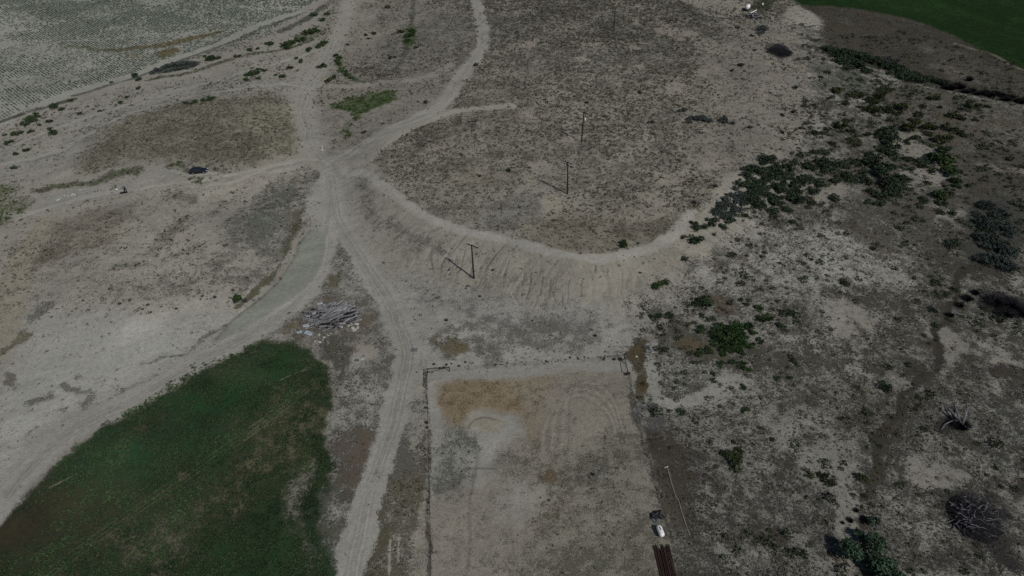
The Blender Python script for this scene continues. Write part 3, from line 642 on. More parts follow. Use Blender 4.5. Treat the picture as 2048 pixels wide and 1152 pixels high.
def ground_material():
    m, nt, b = nodes_of('ground')
    N = nt.nodes.new; Lk = nt.links.new
    def attr(n):
        a = N('ShaderNodeAttribute'); a.attribute_name = n; return a
    ge = N('ShaderNodeNewGeometry')
    def noise(scale, det, rough=.6, dist=0.0):
        n = N('ShaderNodeTexNoise'); n.inputs['Scale'].default_value = scale; n.inputs['Detail'].default_value = det
        n.inputs['Roughness'].default_value = rough; n.inputs['Distortion'].default_value = dist
        Lk(ge.outputs['Position'], n.inputs['Vector']); return n.outputs['Fac']
    def math_(op, a, bb, c=None, clamp=False):
        n = N('ShaderNodeMath'); n.operation = op; n.use_clamp = clamp
        for i, v in enumerate((a, bb, c)):
            if v is None: continue
            if isinstance(v, (int, float)): n.inputs[i].default_value = v
            else: Lk(v, n.inputs[i])
        return n.outputs[0]
    soil, cover, dens = attr('soil'), attr('cover'), attr('dens')
    n1 = noise(.5, 5, .7); n2 = noise(2.3, 4, .72)
    v = math_('ADD', math_('MULTIPLY', n1, .45), math_('MULTIPLY', n2, .55))
    thr = math_('MULTIPLY_ADD', dens.outputs['Fac'], -.30, .655)
    mr = N('ShaderNodeMapRange'); mr.interpolation_type = 'SMOOTHSTEP'; mr.clamp = True
    Lk(math_('SUBTRACT', v, thr), mr.inputs['Value'])
    mr.inputs['From Min'].default_value = -.04; mr.inputs['From Max'].default_value = .035
    n3 = noise(5.5, 3, .7, .4)
    mr3 = N('ShaderNodeMapRange'); mr3.interpolation_type = 'SMOOTHSTEP'; mr3.clamp = True
    Lk(math_('SUBTRACT', math_('ADD', math_('MULTIPLY', n3, .75), math_('MULTIPLY', n1, .25)), thr), mr3.inputs['Value'])
    mr3.inputs['From Min'].default_value = -.04; mr3.inputs['From Max'].default_value = .04
    cm = math_('ADD', math_('MULTIPLY', mr.outputs['Result'], .55), math_('MULTIPLY', mr3.outputs['Result'], .44))
    mx = N('ShaderNodeMix'); mx.data_type = 'RGBA'
    Lk(cm, mx.inputs['Factor']); Lk(soil.outputs['Color'], mx.inputs['A']); Lk(cover.outputs['Color'], mx.inputs['B'])
    f1 = noise(1.1, 5, .78); f2 = noise(5.0, 3, .75)
    g = math_('ADD', math_('MULTIPLY_ADD', f1, .9, 1 - .45 - .4), math_('MULTIPLY', f2, .8))
    vm = N('ShaderNodeVectorMath'); vm.operation = 'SCALE'
    Lk(mx.outputs['Result'], vm.inputs[0]); Lk(g, vm.inputs['Scale'])
    Lk(vm.outputs['Vector'], b.inputs['Base Color'])
    b.inputs['Roughness'].default_value = .95; b.inputs['Specular IOR Level'].default_value = .1
    bp = N('ShaderNodeBump'); bp.inputs['Strength'].default_value = .9; bp.inputs['Distance'].default_value = .16
    Lk(math_('ADD', math_('MULTIPLY', f2, .5), math_('MULTIPLY_ADD', f1, .8, cm)), bp.inputs['Height'])
    Lk(bp.outputs['Normal'], b.inputs['Normal'])
    return m

# ------------------------------------------------------------------ ground: one sheet to the horizon
def build_ground():
    vs = np.concatenate([np.linspace(.62, .50, 12)[:-1], np.linspace(.50, -.47, 820), np.linspace(-.47, -.60, 30)[1:]])
    Yc = CAM_H * (CP - vs * SP) / (SP + vs * CP)
    Yc = np.concatenate([np.array([-900, -400, -150, -40, 0, 20, 32]), Yc[Yc > 38]])
    last = Yc[-1]
    Yc = np.concatenate([Yc, last * np.array([1.06, 1.14, 1.25, 1.4, 1.7, 2.2, 3.2, 5, 9, 16])])
    us = np.concatenate([-np.array([9, 5, 3, 2, 1.5, 1.2, 1.0, .92]), np.linspace(-.86, .86, 1060), np.array([.92, 1.0, 1.2, 1.5, 2, 3, 5, 9])])
    Z = np.maximum(Yc * CP + CAM_H * SP, 75)
    X = us[None, :] * Z[:, None]
    Y = np.repeat(Yc[:, None], len(us), 1)
    H = height(X, Y)
    nr, nc = X.shape
    V = np.stack([X, Y, H], -1).reshape(-1, 3)
    i = np.arange(nr * nc).reshape(nr, nc)
    Fc = np.stack([i[:-1, :-1], i[:-1, 1:], i[1:, 1:], i[1:, :-1]], -1).reshape(-1, 4)
    me = new_mesh('ground', V, Fc, ground_material(), True)
    F = fields(X, Y)
    for k in ('soil', 'cover'):
        a = me.attributes.new(k, 'FLOAT_COLOR', 'POINT')
        c = np.concatenate([F[k].reshape(-1, 3), np.ones((nr * nc, 1))], 1).astype(np.float32)
        a.data.foreach_set('color', c.ravel())
    a = me.attributes.new('dens', 'FLOAT', 'POINT')
    a.data.foreach_set('value', F['dens'].ravel().astype(np.float32))
    o = link('ground', me)
    tag(o, 'dry tan ground with dirt roads, scrub flats and farm fields', 'ground', kind='structure')
build_ground()

# ------------------------------------------------------------------ plants too many to count
def clump(n, r, h, leaf, seed, flatness=.6, up=.3):
    """a low plant: n small three-cornered leaf tufts through a dome of radius r and height h"""
    g = np.random.default_rng(seed)
    a = g.uniform(0, 2 * np.pi, n); q = np.sqrt(g.uniform(0, 1, n))
    z = h * g.uniform(.15, 1, n) * (1 - .55 * q ** 2)
    c = np.stack([r * q * np.cos(a), r * q * np.sin(a), z], 1)
    d = g.normal(size=(n, 3)); d[:, 2] *= flatness; d /= np.linalg.norm(d, axis=1)[:, None]
    e = g.normal(size=(n, 3)); e -= (e * d).sum(1)[:, None] * d; e /= np.linalg.norm(e, axis=1)[:, None]
    L = leaf * g.uniform(.6, 1.3, n)[:, None]
    V = np.stack([c + d * L, c - d * L * .6 + e * L * .7, c - d * L * .6 - e * L * .7], 1)
    V[..., 2] = np.maximum(V[..., 2], .01)
    return V.reshape(-1, 3)
def scatter(name, x, y, size, templ, mat, tint=None, sink=0.0, label='', cat='plants', rot=None, stretch=None):
    """many small plants as one object"""
    n = len(x)
    z = height(x, y)
    T = np.stack(templ)                              # K, nv, 3
    k = rng.integers(0, len(templ), n)
    a = rng.uniform(0, 2 * np.pi, n) if rot is None else np.full(n, rot)
    c, s = np.cos(a), np.sin(a)
    P = T[k] * size[:, None, None]
    if stretch: P = P * np.array([stretch, 1, 1])
    X = P[..., 0] * c[:, None] - P[..., 1] * s[:, None] + x[:, None]
    Y = P[..., 0] * s[:, None] + P[..., 1] * c[:, None] + y[:, None]
    Zc = P[..., 2] + (z - sink)[:, None]
    V = np.stack([X, Y, Zc], -1).reshape(-1, 3)
    Fc = np.arange(len(V), dtype=np.int32).reshape(-1, 3)
    me = new_mesh(name, V, Fc, mat)
    at = me.attributes.new('tint', 'FLOAT', 'POINT')
    tv = (rng.uniform(.7, 1.3, n) if tint is None else tint)
    at.data.foreach_set('value', np.repeat(tv, T.shape[1]).astype(np.float32))
    o = link(name, me)
    tag(o, label, cat, kind='stuff')
    return o
def candidates(n, bbox):
    return rng.uniform(bbox[0], bbox[1], n), rng.uniform(bbox[2], bbox[3], n)
def visible(x, y, m=40):
    """roughly inside the view, with a margin"""
    zc = y * CP + CAM_H * SP
    u = x / zc * FOC + 1024
    v = (-(0 - CAM_H) * CP - y * SP) / zc * FOC + 576
    return (u > -m) & (u < 2048 + m) & (v > -m - 40) & (v < 1152 + m)

M_sage = foliage('sagebrush', A(52, 51, 43), A(76, 74, 63), True, .5)
M_weed = foliage('green_weeds', A(34, 48, 26), A(58, 72, 42), True, .6)
M_tuft = foliage('dark_grass', A(44, 42, 36), A(72, 68, 58), True, .5)
M_bush = foliage('low_bush_leaves', A(26, 32, 24), A(54, 62, 46), True, .8)
M_alf = foliage('alfalfa', A(28, 42, 28), A(48, 62, 42), True, .12)
M_crop = foliage('crop_plants', A(48, 60, 53), A(72, 84, 75), True, .1)

def scatter_all():
    n = 760000
    x, y = candidates(n, (-260, 260, 48, 330))
    k = visible(x, y); x, y = x[k], y[k]
    F = fields(x, y)
    pat = fbm(x, y, 2.2, 3, 301) * .65 + fbm(x, y, 11, 3, 311) * .35
    r = rng.uniform(0, 1, len(x))
    # sagebrush: grows in broken strings, so the chance follows a fine pattern
    wx = x + 1.2 * (fbm(x, y, 3, 2, 331) - .5); wy = y + 1.2 * (fbm(x, y, 3, 2, 341) - .5)
    rdg = np.minimum(np.abs(fbm(wx, wy, 1.8, 2, 351) - .5), np.abs(fbm(wx, wy, 1.5, 2, 361) - .5))
    p = F['sage'] * np.clip(1.45 - rdg * 13, .04, 1) * np.clip((fbm(x, y, 9, 3, 311) - .5) * 2.0 + 1.0, .4, 1.3) * np.clip((fbm(x, y, 34, 3, 381) - .5) * 1.2 + 1, .7, 1.2)
    far = np.clip(y / 170, .55, 1.5)
    sel = r < p
    T = [clump(9, .34, .34, .17, 1000 + i) for i in range(10)]
    scatter('sagebrush_cover', x[sel], y[sel], np.clip(rng.lognormal(-.36, .36, sel.sum()), .35, 2.2) * (.8 + .25 * np.clip((y[sel] - 120) / 150, 0, 1)), T, M_sage, label='low grey green sagebrush dotting the plateau and hillsides', cat='scrub')
    sel = (rng.uniform(0, 1, len(x)) < F['weed'] * np.clip((pat - .5) * 3 + .5, .05, 1) * .9)
    T = [clump(10, .4, .4, .2, 1100 + i) for i in range(8)]
    scatter('green_weed_cover', x[sel], y[sel], rng.uniform(.5, 1.3, sel.sum()), T, M_weed, label='bright green weeds growing in low damp patches', cat='weeds')
    p2 = fbm(x, y, 3.0, 4, 371)
    sel = (rng.uniform(0, 1, len(x)) < F['tuft'] * np.clip((p2 - .5) * 6 + .5, .03, 1.2) * 1.2)
    T = [clump(7, .19, .24, .12, 1200 + i) for i in range(8)]
    scatter('dry_grass_cover', x[sel], y[sel], rng.uniform(.5, 1.3, sel.sum()), T, M_tuft, label='dark dry grass tufts over the flats', cat='grass')
    sel = rng.uniform(0, 1, len(x)) < F['bush'] * .08 * np.clip((fbm(x, y, 8, 3, 391) - .5) * 4 + .6, .05, 1.6)
    T = [clump(42, .62, .62, .17, 1250 + i) for i in range(10)]
    scatter('low_bush_cover', x[sel], y[sel], np.clip(rng.lognormal(-.25, .4, sel.sum()), .35, 2.0), T, M_bush, label='small dark bushes sprinkled between the larger shrubs on the right', cat='bushes')
    # alfalfa
    xs = [p[0] for p in W(ALF)]; ys = [p[1] for p in W(ALF)]
    x, y = candidates(110000, (max(min(xs), -100), max(xs), 45, max(ys)))
    F = fields(x, y)
    k = visible(x, y) & (rng.uniform(0, 1, len(x)) < np.clip(F['alf'] * 1.6 - .6, 0, 1) * .8 * np.clip((fbm(x, y, 1.6, 3, 401) - .5) * 4 + .6, .1, 1))
    x, y = x[k], y[k]
    T = [clump(7, .22, .3, .13, 1300 + i, .9) for i in range(8)]
    g = fbm(x, y, 14, 3, 411)
    scatter('alfalfa_cover', x, y, rng.uniform(.6, 1.3, len(x)), T, M_alf, tint=np.clip(F['cover'][k].sum(1) / sum(A(30, 50, 34)), .5, 1.5) * rng.uniform(.7, 1.2, len(x)), label='patchy green alfalfa filling the corner field', cat='alfalfa')
    # crop rows
    ra = W([(20, 30), (120, 82), (250, 0), (375, 65), (150, 30), (150, 33.9)])
    d = np.array([ra[1][0] - ra[0][0] + ra[3][0] - ra[2][0], ra[1][1] - ra[0][1] + ra[3][1] - ra[2][1]]); d /= np.linalg.norm(d); q = np.array([-d[1], d[0]])
    PX, PY = W([(150, 60)])[0]
    pr, al = [], []
    sp = abs((ra[5][0] - ra[4][0]) * q[0] + (ra[5][1] - ra[4][1]) * q[1])
    for i in range(-int(170 / sp), int(170 / sp)):
        for j in np.arange(-170, 170, .75):
            pr.append(i * sp); al.append(j)
    pr = np.array(pr) + rng.normal(0, .05, len(pr)); al = np.array(al) + rng.uniform(-.4, .4, len(al))
    x = PX + q[0] * pr + d[0] * al; y = PY + q[1] * pr + d[1] * al
    k = visible(x, y, 20); x, y, pr, al = x[k], y[k], pr[k], al[k]
    F = fields(x, y)
    gap = fbm(x * .5, y, 9, 3, 501)
    k = rng.uniform(0, 1, len(x)) < F['crop'] * np.clip((gap - .5) * 2.4 + .72, .06, 1)
    x, y = x[k], y[k]
    T = [clump(7, .22, .3, .17, 1400 + i) for i in range(6)]
    scatter('crop_row_cover', x, y, rng.uniform(.75, 1.2, len(x)), T, M_crop, label='rows of small green crop plants on pale soil', cat='crop', rot=math.atan2(d[1], d[0]), stretch=2.3)
scatter_all()

# ------------------------------------------------------------------ shrubs and trees
def leaf_mesh(name, n, leaf, seed, h=.75, lobes=7, mat=None, spread=.62, lr=(.3, .5), base=.0):
    """crown of radius about 1: leaf tufts in and on several unequal lobes"""
    g = np.random.default_rng(seed)
    a = g.uniform(0, 2 * np.pi, lobes); q = spread * np.sqrt(g.uniform(0.02, 1, lobes))
    C = np.stack([q * np.cos(a), q * np.sin(a), base + h * g.uniform(.3, .75, lobes)], 1)
    rr = g.uniform(lr[0], lr[1], lobes)
    k = g.choice(lobes, n, p=rr ** 2 / (rr ** 2).sum())
    d = g.normal(size=(n, 3)); d /= np.linalg.norm(d, axis=1)[:, None]
    d[:, 2] = np.where(d[:, 2] < -.5, -d[:, 2], d[:, 2])
    c = C[k] + d * (rr[k] * g.uniform(.45, 1.12, n) ** .7)[:, None] * np.array([1, 1, h])
    c[:, 2] = np.maximum(c[:, 2], .03)
    u = g.normal(size=(n, 3)) + d * .5; u /= np.linalg.norm(u, axis=1)[:, None]
    v = g.normal(size=(n, 3)); v -= (v * u).sum(1)[:, None] * u; v /= np.linalg.norm(v, axis=1)[:, None]
    L = leaf * g.uniform(.6, 1.4, n)[:, None]
    V = np.stack([c + u * L * 1.3, c - u * L * .5 + v * L * .7, c - u * L * .5 - v * L * .7], 1).reshape(-1, 3)
    return new_mesh(name, V, np.arange(len(V)).reshape(-1, 3), mat)
def twig_mesh(name, n, seed, mat, r=1.0, h=.8, length=.7, wid=.025, up=.8, flat_=False):
    """bare twigs, each a thin tapered blade pair"""
    g = np.random.default_rng(seed)
    a = g.uniform(0, 2 * np.pi, n); q = r * np.sqrt(g.uniform(0, 1, n))
    if flat_:
        p = np.stack([q * np.cos(a), q * np.sin(a), h * g.uniform(.1, 1, n) * (1 - .8 * (q / r) ** 2)], 1)
        b = g.uniform(0, 2 * np.pi, n)
        d = np.stack([np.cos(b), np.sin(b), g.normal(0, .25, n)], 1)
    else:
        p = np.stack([.3 * q * np.cos(a), .3 * q * np.sin(a), h * g.uniform(0, .4, n)], 1)
        d = np.stack([np.cos(a) * q / r, np.sin(a) * q / r, up * g.uniform(.4, 1, n)], 1)
    d /= np.linalg.norm(d, axis=1)[:, None]
    L = (length * g.uniform(.5, 1.4, n))[:, None]
    s1 = np.cross(d, np.array([0, 0, 1.0])); s1 /= np.linalg.norm(s1, axis=1)[:, None] + 1e-9
    s2 = np.cross(d, s1)
    V = np.stack([p + s1 * wid, p - s1 * wid, p + d * L, p + s2 * wid, p - s2 * wid, p + d * L], 1).reshape(-1, 3)
    V[:, 2] = np.maximum(V[:, 2], .01)
    return new_mesh(name, V, np.arange(len(V)).reshape(-1, 3), mat)

M_green = foliage('shrub_leaves', A(24, 34, 22), A(48, 62, 38), scale=1.2)
M_dkgreen = foliage('dark_shrub_leaves', A(22, 30, 24), A(50, 61, 48), scale=1.2)
M_bluegrey = foliage('grey_shrub_leaves', A(36, 42, 42), A(62, 68, 66), scale=1.2)
M_olive = foliage('olive_shrub_leaves', A(30, 37, 24), A(52, 58, 38), scale=1.2)
M_vivid = foliage('bright_leaves', A(22, 36, 20), A(44, 62, 34), scale=1.0)
M_dead = simple('dead_twigs', A(62, 60, 62), .9, var=.5, scale=4, rnd=.2)
M_burnt = simple('burnt_twigs', A(29, 28, 32), .9, var=.5, scale=4)
M_bark = simple('bark', A(70, 62, 54), .9, var=.4, scale=5)
PROTO = {}
for nm, mt in (('green', M_green), ('dark', M_dkgreen), ('grey', M_bluegrey), ('olive', M_olive), ('vivid', M_vivid)):
    PROTO[nm] = [leaf_mesh('shrub_crown', 420, .125, 2000 + 10 * i + len(nm), .72, 6 + 2 * i, mt, .82, (.16, .5)) for i in range(6)]
PROTO['small'] = [leaf_mesh('shrub_crown', 110, .24, 2100 + i, .7, 4, M_dkgreen) for i in range(4)]
PROTO['smallolive'] = [leaf_mesh('shrub_crown', 110, .24, 2150 + i, .7, 4, M_olive) for i in range(4)]
PROTO['dead'] = [twig_mesh('dead_shrub_twigs', 240, 2200 + i, M_dead, wid=.03) for i in range(4)]
PROTO['bare'] = [twig_mesh('bare_shrub_twigs', 420, 2300 + i, M_burnt, wid=.03) for i in range(3)]
nsh = [0]
SMALL = []
def shrub(px, py, r, kind, label, group=None, name='shrub', cat='shrub', hs=1.0):
    """r = half width in pixels of the photograph"""
    p = P3(px, py + .22 * r)
    s = r * mpp(px, py) * 1.12
    if name == 'shrub' and group and r * hs < 6.2:
        SMALL.append((p, s, kind, hs)); return None
    me = PROTO[kind][nsh[0] % len(PROTO[kind])]; nsh[0] += 1
    o = link(name, me)
    o.location = (p.x, p.y, p.z - .04)
    o.rotation_euler = (0, 0, random.uniform(0, 6.28))
    f = random.uniform(.9, 1.12)
    o.scale = (s * f, s / f, s * hs * random.uniform(.75, 1.0))
    tag(o, label, cat, group)
    return o
def shrubs(lst, kind, label, group, **kw):
    for t in lst:
        shrub(t[0], t[1], t[2], kind if len(t) < 4 else t[3], label, group, **kw)
def thicket(polygon, n, r0, r1, seed, gap=.8):
    g = random.Random(seed); out = []
    xs = [p[0] for p in polygon]; ys = [p[1] for p in polygon]
    tries = 0
    while len(out) < n and tries < 6000:
        tries += 1
        x, y = g.uniform(min(xs), max(xs)), g.uniform(min(ys), max(ys)); r = g.uniform(r0, r1)
        if not inside(np.array([x]), np.array([y]), polygon)[0]: continue
        if any(((x - a) ** 2 + ((y - b) * 1.5) ** 2) ** .5 < gap * (r + c) * .8 for a, b, c in out): continue
        out.append((x, y, r))
    return out

# the dense thicket right of the plateau
shrubs(thicket([(1476, 348), (1505, 330), (1536, 312), (1560, 325), (1600, 350), (1612, 395), (1570, 405), (1515, 418), (1488, 405)], 62, 6, 15, 1, .5), 'dark',
       'dark green shrub packed into the dense thicket right of the plateau', 'shrubs of the dense thicket')
shrubs(thicket([(1426, 425), (1450, 382), (1480, 375), (1492, 400), (1472, 432), (1440, 436)], 22, 6, 12, 2, .5), 'grey',
       'blue grey shrub clumped at the left end of the dense thicket', 'blue grey shrubs beside the thicket')
shrubs([(1605, 362, 17), (1645, 368, 14), (1672, 362, 10), (1680, 330, 15), (1695, 352, 12), (1712, 326, 12), (1640, 325, 16), (1622, 335, 14), (1655, 340, 14), (1545, 422, 12), (1575, 420, 10), (1590, 400, 15), (1600, 383, 10), (1625, 381, 12), (1670, 397, 11), (1630, 305, 9), (1650, 305, 9), (1600, 310, 8), (1585, 325, 9)], 'dark',
       'dark green shrub scattered just right of the dense thicket', 'scattered shrubs right of the thicket')
shrubs([(1750, 328, 22), (1765, 346, 20), (1775, 366, 18), (1785, 378, 14), (1732, 362, 13), (1740, 383, 9), (1745, 312, 12), (1780, 335, 12), (1725, 345, 9), (1775, 272, 20), (1780, 290, 18), (1757, 268, 10), (1790, 310, 14), (1770, 300, 14), (1758, 392, 13), (1781, 388, 13), (1738, 404, 9), (1758, 406, 11), (1712, 363, 8), (1795, 352, 8), (1800, 370, 9)], 'dark',
       'dark green shrub in the tall clump left of the bare sandy clearings', 'shrubs left of the sandy clearings')
shrubs([(1880, 322, 20), (1893, 345, 18), (1868, 312, 12), (1908, 362, 12), (1916, 343, 8), (1862, 342, 8), (1885, 300, 14), (1905, 320, 10), (1900, 335, 14), (1876, 390, 15), (1882, 406, 10), (1904, 388, 7), (1912, 372, 8)], 'green',
       'green shrub in the clump right of the bare sandy clearings', 'shrubs right of the sandy clearings')
shrubs([(1815, 318, 10), (1842, 332, 9), (1845, 322, 11), (1810, 359, 11), (1822, 338, 7), (1847, 399, 8), (1880, 425, 8), (1906, 428, 8), (1936, 371, 6), (1848, 405, 6), (1890, 372, 5)], 'dark',
       'small dark shrub standing alone on or around the bare sandy clearings', 'small shrubs around the sandy clearings')
shrubs([(1675, 183, 14), (1712, 191, 13), (1690, 205, 10), (1745, 203, 14), (1798, 213, 16), (1750, 222, 17), (1775, 220, 11), (1793, 226, 9), (1680, 252, 15), (1693, 243, 8), (1632, 266, 9), (1647, 266, 7), (1658, 198, 5), (1870, 197, 11), (1944, 212, 13), (1838, 230, 12), (1815, 256, 16), (1850, 252, 14), (1906, 231, 12), (1925, 238, 8), (1898, 256, 14), (1758, 274, 10), (1856, 268, 9), (1880, 281, 13), (1921, 268, 10), (1897, 276, 11), (1765, 180, 11), (1760, 192, 12), (1830, 243, 11), (1865, 255, 10), (1780, 240, 7), (1703, 262, 9), (1700, 282, 10), (1665, 285, 8), (1715, 290, 7), (1830, 278, 11), (1812, 284, 8), (1720, 215, 6), (1640, 154, 5), (1655, 145, 6), (1735, 270, 8), (1845, 213, 7), (1880, 215, 6), (1950, 240, 6), (1975, 213, 7)], 'olive',
       'rounded olive green shrub on the flat below the ditch hedge', 'scattered shrubs below the ditch hedge')
hedge = []
for (xa, ya), (xb, yb), n, rr in (((1648, 96), (1700, 108), 7, 8), ((1660, 108), (1720, 130), 7, 8), ((1700, 108), (1765, 128), 9, 9), ((1765, 128), (1840, 158), 11, 9), ((1785, 148), (1838, 160), 5, 8), ((1840, 156), (1895, 170), 6, 7), ((1670, 122), (1700, 135), 4, 7), ((1725, 140), (1740, 145), 3, 6)):
    for k in range(n):
        f = (k + .5) / n
        hedge.append((xa + (xb - xa) * f + random.uniform(-3, 3), ya + (yb - ya) * f + random.uniform(-3, 3), rr * 1.35 * random.uniform(.8, 1.25)))
shrubs(hedge, 'dark', 'dark shrub in the hedge along the ditch below the green field', 'hedge shrubs along the ditch')
bh = []
for k in range(17):
    f = k / 16
    bh.append((1890 + 165 * f + random.uniform(-4, 4), 170 + 33 * f + random.uniform(-4, 6), 10 * random.uniform(.8, 1.3)))
shrubs(bh, 'bare', 'bare blackish shrub in the leafless right end of the ditch hedge', 'leafless hedge shrubs along the ditch', name='bare_shrub')
shrub(1779, 127, 15, 'grey', 'pale silvery shrub standing in the middle of the ditch hedge', hs=1.3)
shrub(1938, 160, 8, 'bare', 'dark bare bush sticking up behind the leafless end of the hedge', name='bare_shrub', hs=1.6)
# by the plateau rim and the flat below
shrub(1246, 489, 11, 'vivid', 'round green bush alone on the plateau rim', hs=1.2)
shrub(1392, 481, 14, 'green', 'large dark green bush beside the right end of the rim track', hs=1.0)
shrub(1366, 474, 6, 'dark', 'small dark bush just left of the large bush by the rim track')
shrub(1371, 519, 8, 'dark', 'small dark bush on bare ground below the large bush by the rim track')
shrub(1313, 574, 11, 'vivid', 'bright green bush at the foot of the embankment, left half of a pair')
shrub(1328, 566, 8, 'vivid', 'bright green bush at the foot of the embankment, right half of a pair')
shrub(1276, 486, 3.5, 'small', 'tiny dark bush on the plateau rim right of the round green bush')
shrub(1408, 605, 17, 'green', 'broad dark green bush above the brown patch on the right flat')
shrubs([(1388, 446, 8), (1393, 457, 11), (1410, 452, 8), (1424, 450, 9), (1430, 440, 8), (1446, 454, 8), (1456, 440, 12), (1492, 430, 7), (1470, 430, 6), (1417, 440, 6), (1432, 372, 5)], 'dark',
       'small dark shrub in the string running left from the thicket foot', 'small shrubs at the thicket foot')
shrubs([(1364, 221, 8), (1384, 238, 9), (1402, 237, 10), (1414, 241, 8), (1447, 240, 11), (1463, 246, 6), (1302, 244, 6), (1380, 244, 6), (1500, 255, 5)], 'grey',
       'grey green shrub in the row across the right side of the plateau', 'shrub row on the plateau')
shrubs([(1173, 205, 5), (1482, 130, 7), (1465, 141, 5), (1474, 55, 5), (1503, 72, 5), (1585, 224, 6), (1565, 230, 5), (1510, 101, 4), (1279, 185, 5), (1535, 104, 4), (1590, 175, 7), (1566, 265, 5), (950, 130, 6), (853, 204, 6), (960, 352, 5), (1018, 340, 6)], 'small',
       'isolated small dark shrub on the scrubby plateau', 'isolated small shrubs on the plateau')
# the big clump on the right flat
shrubs([(1442, 655, 14), (1458, 662, 16), (1475, 655, 15), (1487, 668, 14), (1440, 675, 13), (1460, 682, 16), (1478, 686, 14), (1494, 690, 11), (1450, 697, 12), (1484, 702, 11), (1470, 699, 11), (1498, 655, 11), (1430, 685, 9), (1447, 708, 8), (1425, 668, 9), (1508, 664, 8), (1468, 668, 14)], 'vivid',
       'bright leafy bush in the big clump on the right flat', 'bushes of the big clump on the right flat')
shrubs([(1300, 633, 6), (1320, 632, 8), (1340, 631, 8), (1405, 630, 6), (1400, 658, 12), (1398, 705, 11), (1413, 700, 12), (1440, 727, 8), (1465, 725, 8), (1485, 730, 10), (1495, 738, 8), (1428, 748, 6), (1427, 760, 6), (1487, 774, 7), (1492, 822, 9), (1482, 600, 6), (1493, 609, 6), (1518, 638, 9), (1535, 636, 13), (1520, 682, 8), (1505, 690, 7), (1582, 624, 8), (1540, 637, 5), (1563, 650, 9), (1586, 722, 7), (1553, 756, 6), (1579, 756, 6), (1520, 615, 9)], 'green',
       'separate dark green shrub scattered around the big clump on the right flat', 'shrubs around the big clump')
shrub(1362, 824, 8, 'green', 'low dark green bush by the pale path right of the arena')
shrubs([(1745, 497, 6), (1586, 444, 7), (1905, 488, 13), (1865, 620, 8), (1774, 773, 14)], 'dark',
       'lone dark shrub on the mottled right flat', 'lone shrubs on the mottled flat')
shrubs([(1935, 596, 13), (1920, 610, 10), (1950, 585, 10), (1900, 630, 9)], 'bare', 'bare dark shrub along the dark ditch line on the right flat', 'bare shrubs along the ditch line', name='bare_shrub')
shrub(1460, 915, 22, 'olive', 'wide scraggly olive bush on the dark ground right of the arena', hs=.55)
shrubs([(1470, 884, 6), (1478, 898, 8), (1340, 895, 4), (1545, 880, 6)], 'olive', 'little olive bush near the wide scraggly bush right of the arena', 'little bushes right of the arena')
shrubs([(1720, 955, 12), (1655, 958, 12), (1640, 950, 8), (1620, 950, 8), (1668, 965, 7)], 'olive', 'low dark bush near the end of the dark ditch line', 'low bushes near the ditch line')
# left side, along the crop field ditch
shrubs([(60, 240, 12), (75, 232, 6), (98, 243, 7), (110, 212, 9), (124, 219, 7), (80, 250, 5), (108, 266, 9), (100, 258, 5), (33, 268, 8), (42, 265, 6), (62, 263, 6), (15, 285, 7), (25, 283, 5), (9, 270, 4), (52, 301, 7), (33, 308, 6), (28, 336, 6), (48, 247, 7), (55, 250, 6), (72, 228, 5)], 'green',
       'small green shrub in the cluster below the lower end of the crop field', 'shrubs below the crop field')
shrubs([(271, 151, 9), (222, 165, 4), (277, 159, 6), (277, 176, 6), (241, 205, 5), (252, 195, 5), (372, 207, 6), (390, 203, 6), (408, 200, 6), (422, 198, 8), (385, 206, 5), (142, 201, 5), (160, 228, 5), (200, 222, 4)], 'green',
       'small green shrub in the loose line above the tan hill', 'shrubs above the tan hill')
shrubs([(420, 117, 12), (438, 116, 6), (474, 112, 6), (410, 113, 5), (570, 92, 12), (585, 86, 10), (600, 80, 10), (618, 66, 12), (540, 88, 8), (620, 100, 8), (640, 92, 8), (648, 86, 8), (500, 100, 6), (515, 97, 5), (632, 60, 9), (628, 30, 8), (645, 40, 7), (655, 28, 6)], 'green',
       'green shrub along the ditch right of the crop field', 'shrubs along the crop field ditch')
shrubs([(318, 140, 8), (330, 134, 9), (345, 130, 9), (360, 129, 9), (375, 128, 8), (388, 130, 7), (305, 146, 6), (338, 141, 8), (355, 138, 8), (372, 135, 7)], 'grey',
       'blue grey shrub in the dark streak along the edge of the crop field', 'shrubs of the dark streak')
shrubs([(505, 147, 9), (495, 150, 6), (493, 159, 6), (515, 146, 8), (528, 141, 6), (517, 157, 5), (565, 153, 7), (551, 151, 4), (518, 139, 5)], 'green',
       'green shrub in the patch on pale ground left of the upper road', 'shrub patch left of the upper road')
shrubs([(592, 117, 5), (604, 123, 7), (582, 135, 7), (648, 132, 8), (641, 134, 6), (662, 160, 8), (667, 155, 7), (655, 163, 6), (732, 70, 5), (748, 68, 6), (738, 77, 4), (804, 63, 8), (776, 15, 6), (780, 117, 6), (696, 90, 4), (728, 265, 6), (832, 95, 5), (676, 122, 6), (790, 115, 4)], 'smallolive',
       'lone low shrub beside the upper dirt road', 'lone shrubs beside the upper road')
shrubs([(672, 112, 6), (680, 115, 6), (678, 127, 6), (690, 143, 6), (693, 150, 6), (702, 156, 5), (822, 62, 8), (820, 72, 9), (815, 82, 7), (825, 66, 6)], 'vivid',
       'bright green bush in the damp gully left of the plateau', 'green bushes in the gully')
t = empty('small_tree', P3(478, 603), 1.0, label='small green tree alone beside the pale road below the left hill', cat='tree')
s_ = 11 * mpp(478, 592)
cr = link('crown', leaf_mesh('crown', 420, .15, 77, .9, 8, M_vivid, base=.25), t); cr.scale = (s_, s_ * .9, s_ * 1.2)
MB().tube([(0, 0, -.1), (.05, .02, .6), (.1, 0, 1.3)], [.09, .07, .04]).build('trunk', M_bark, t)
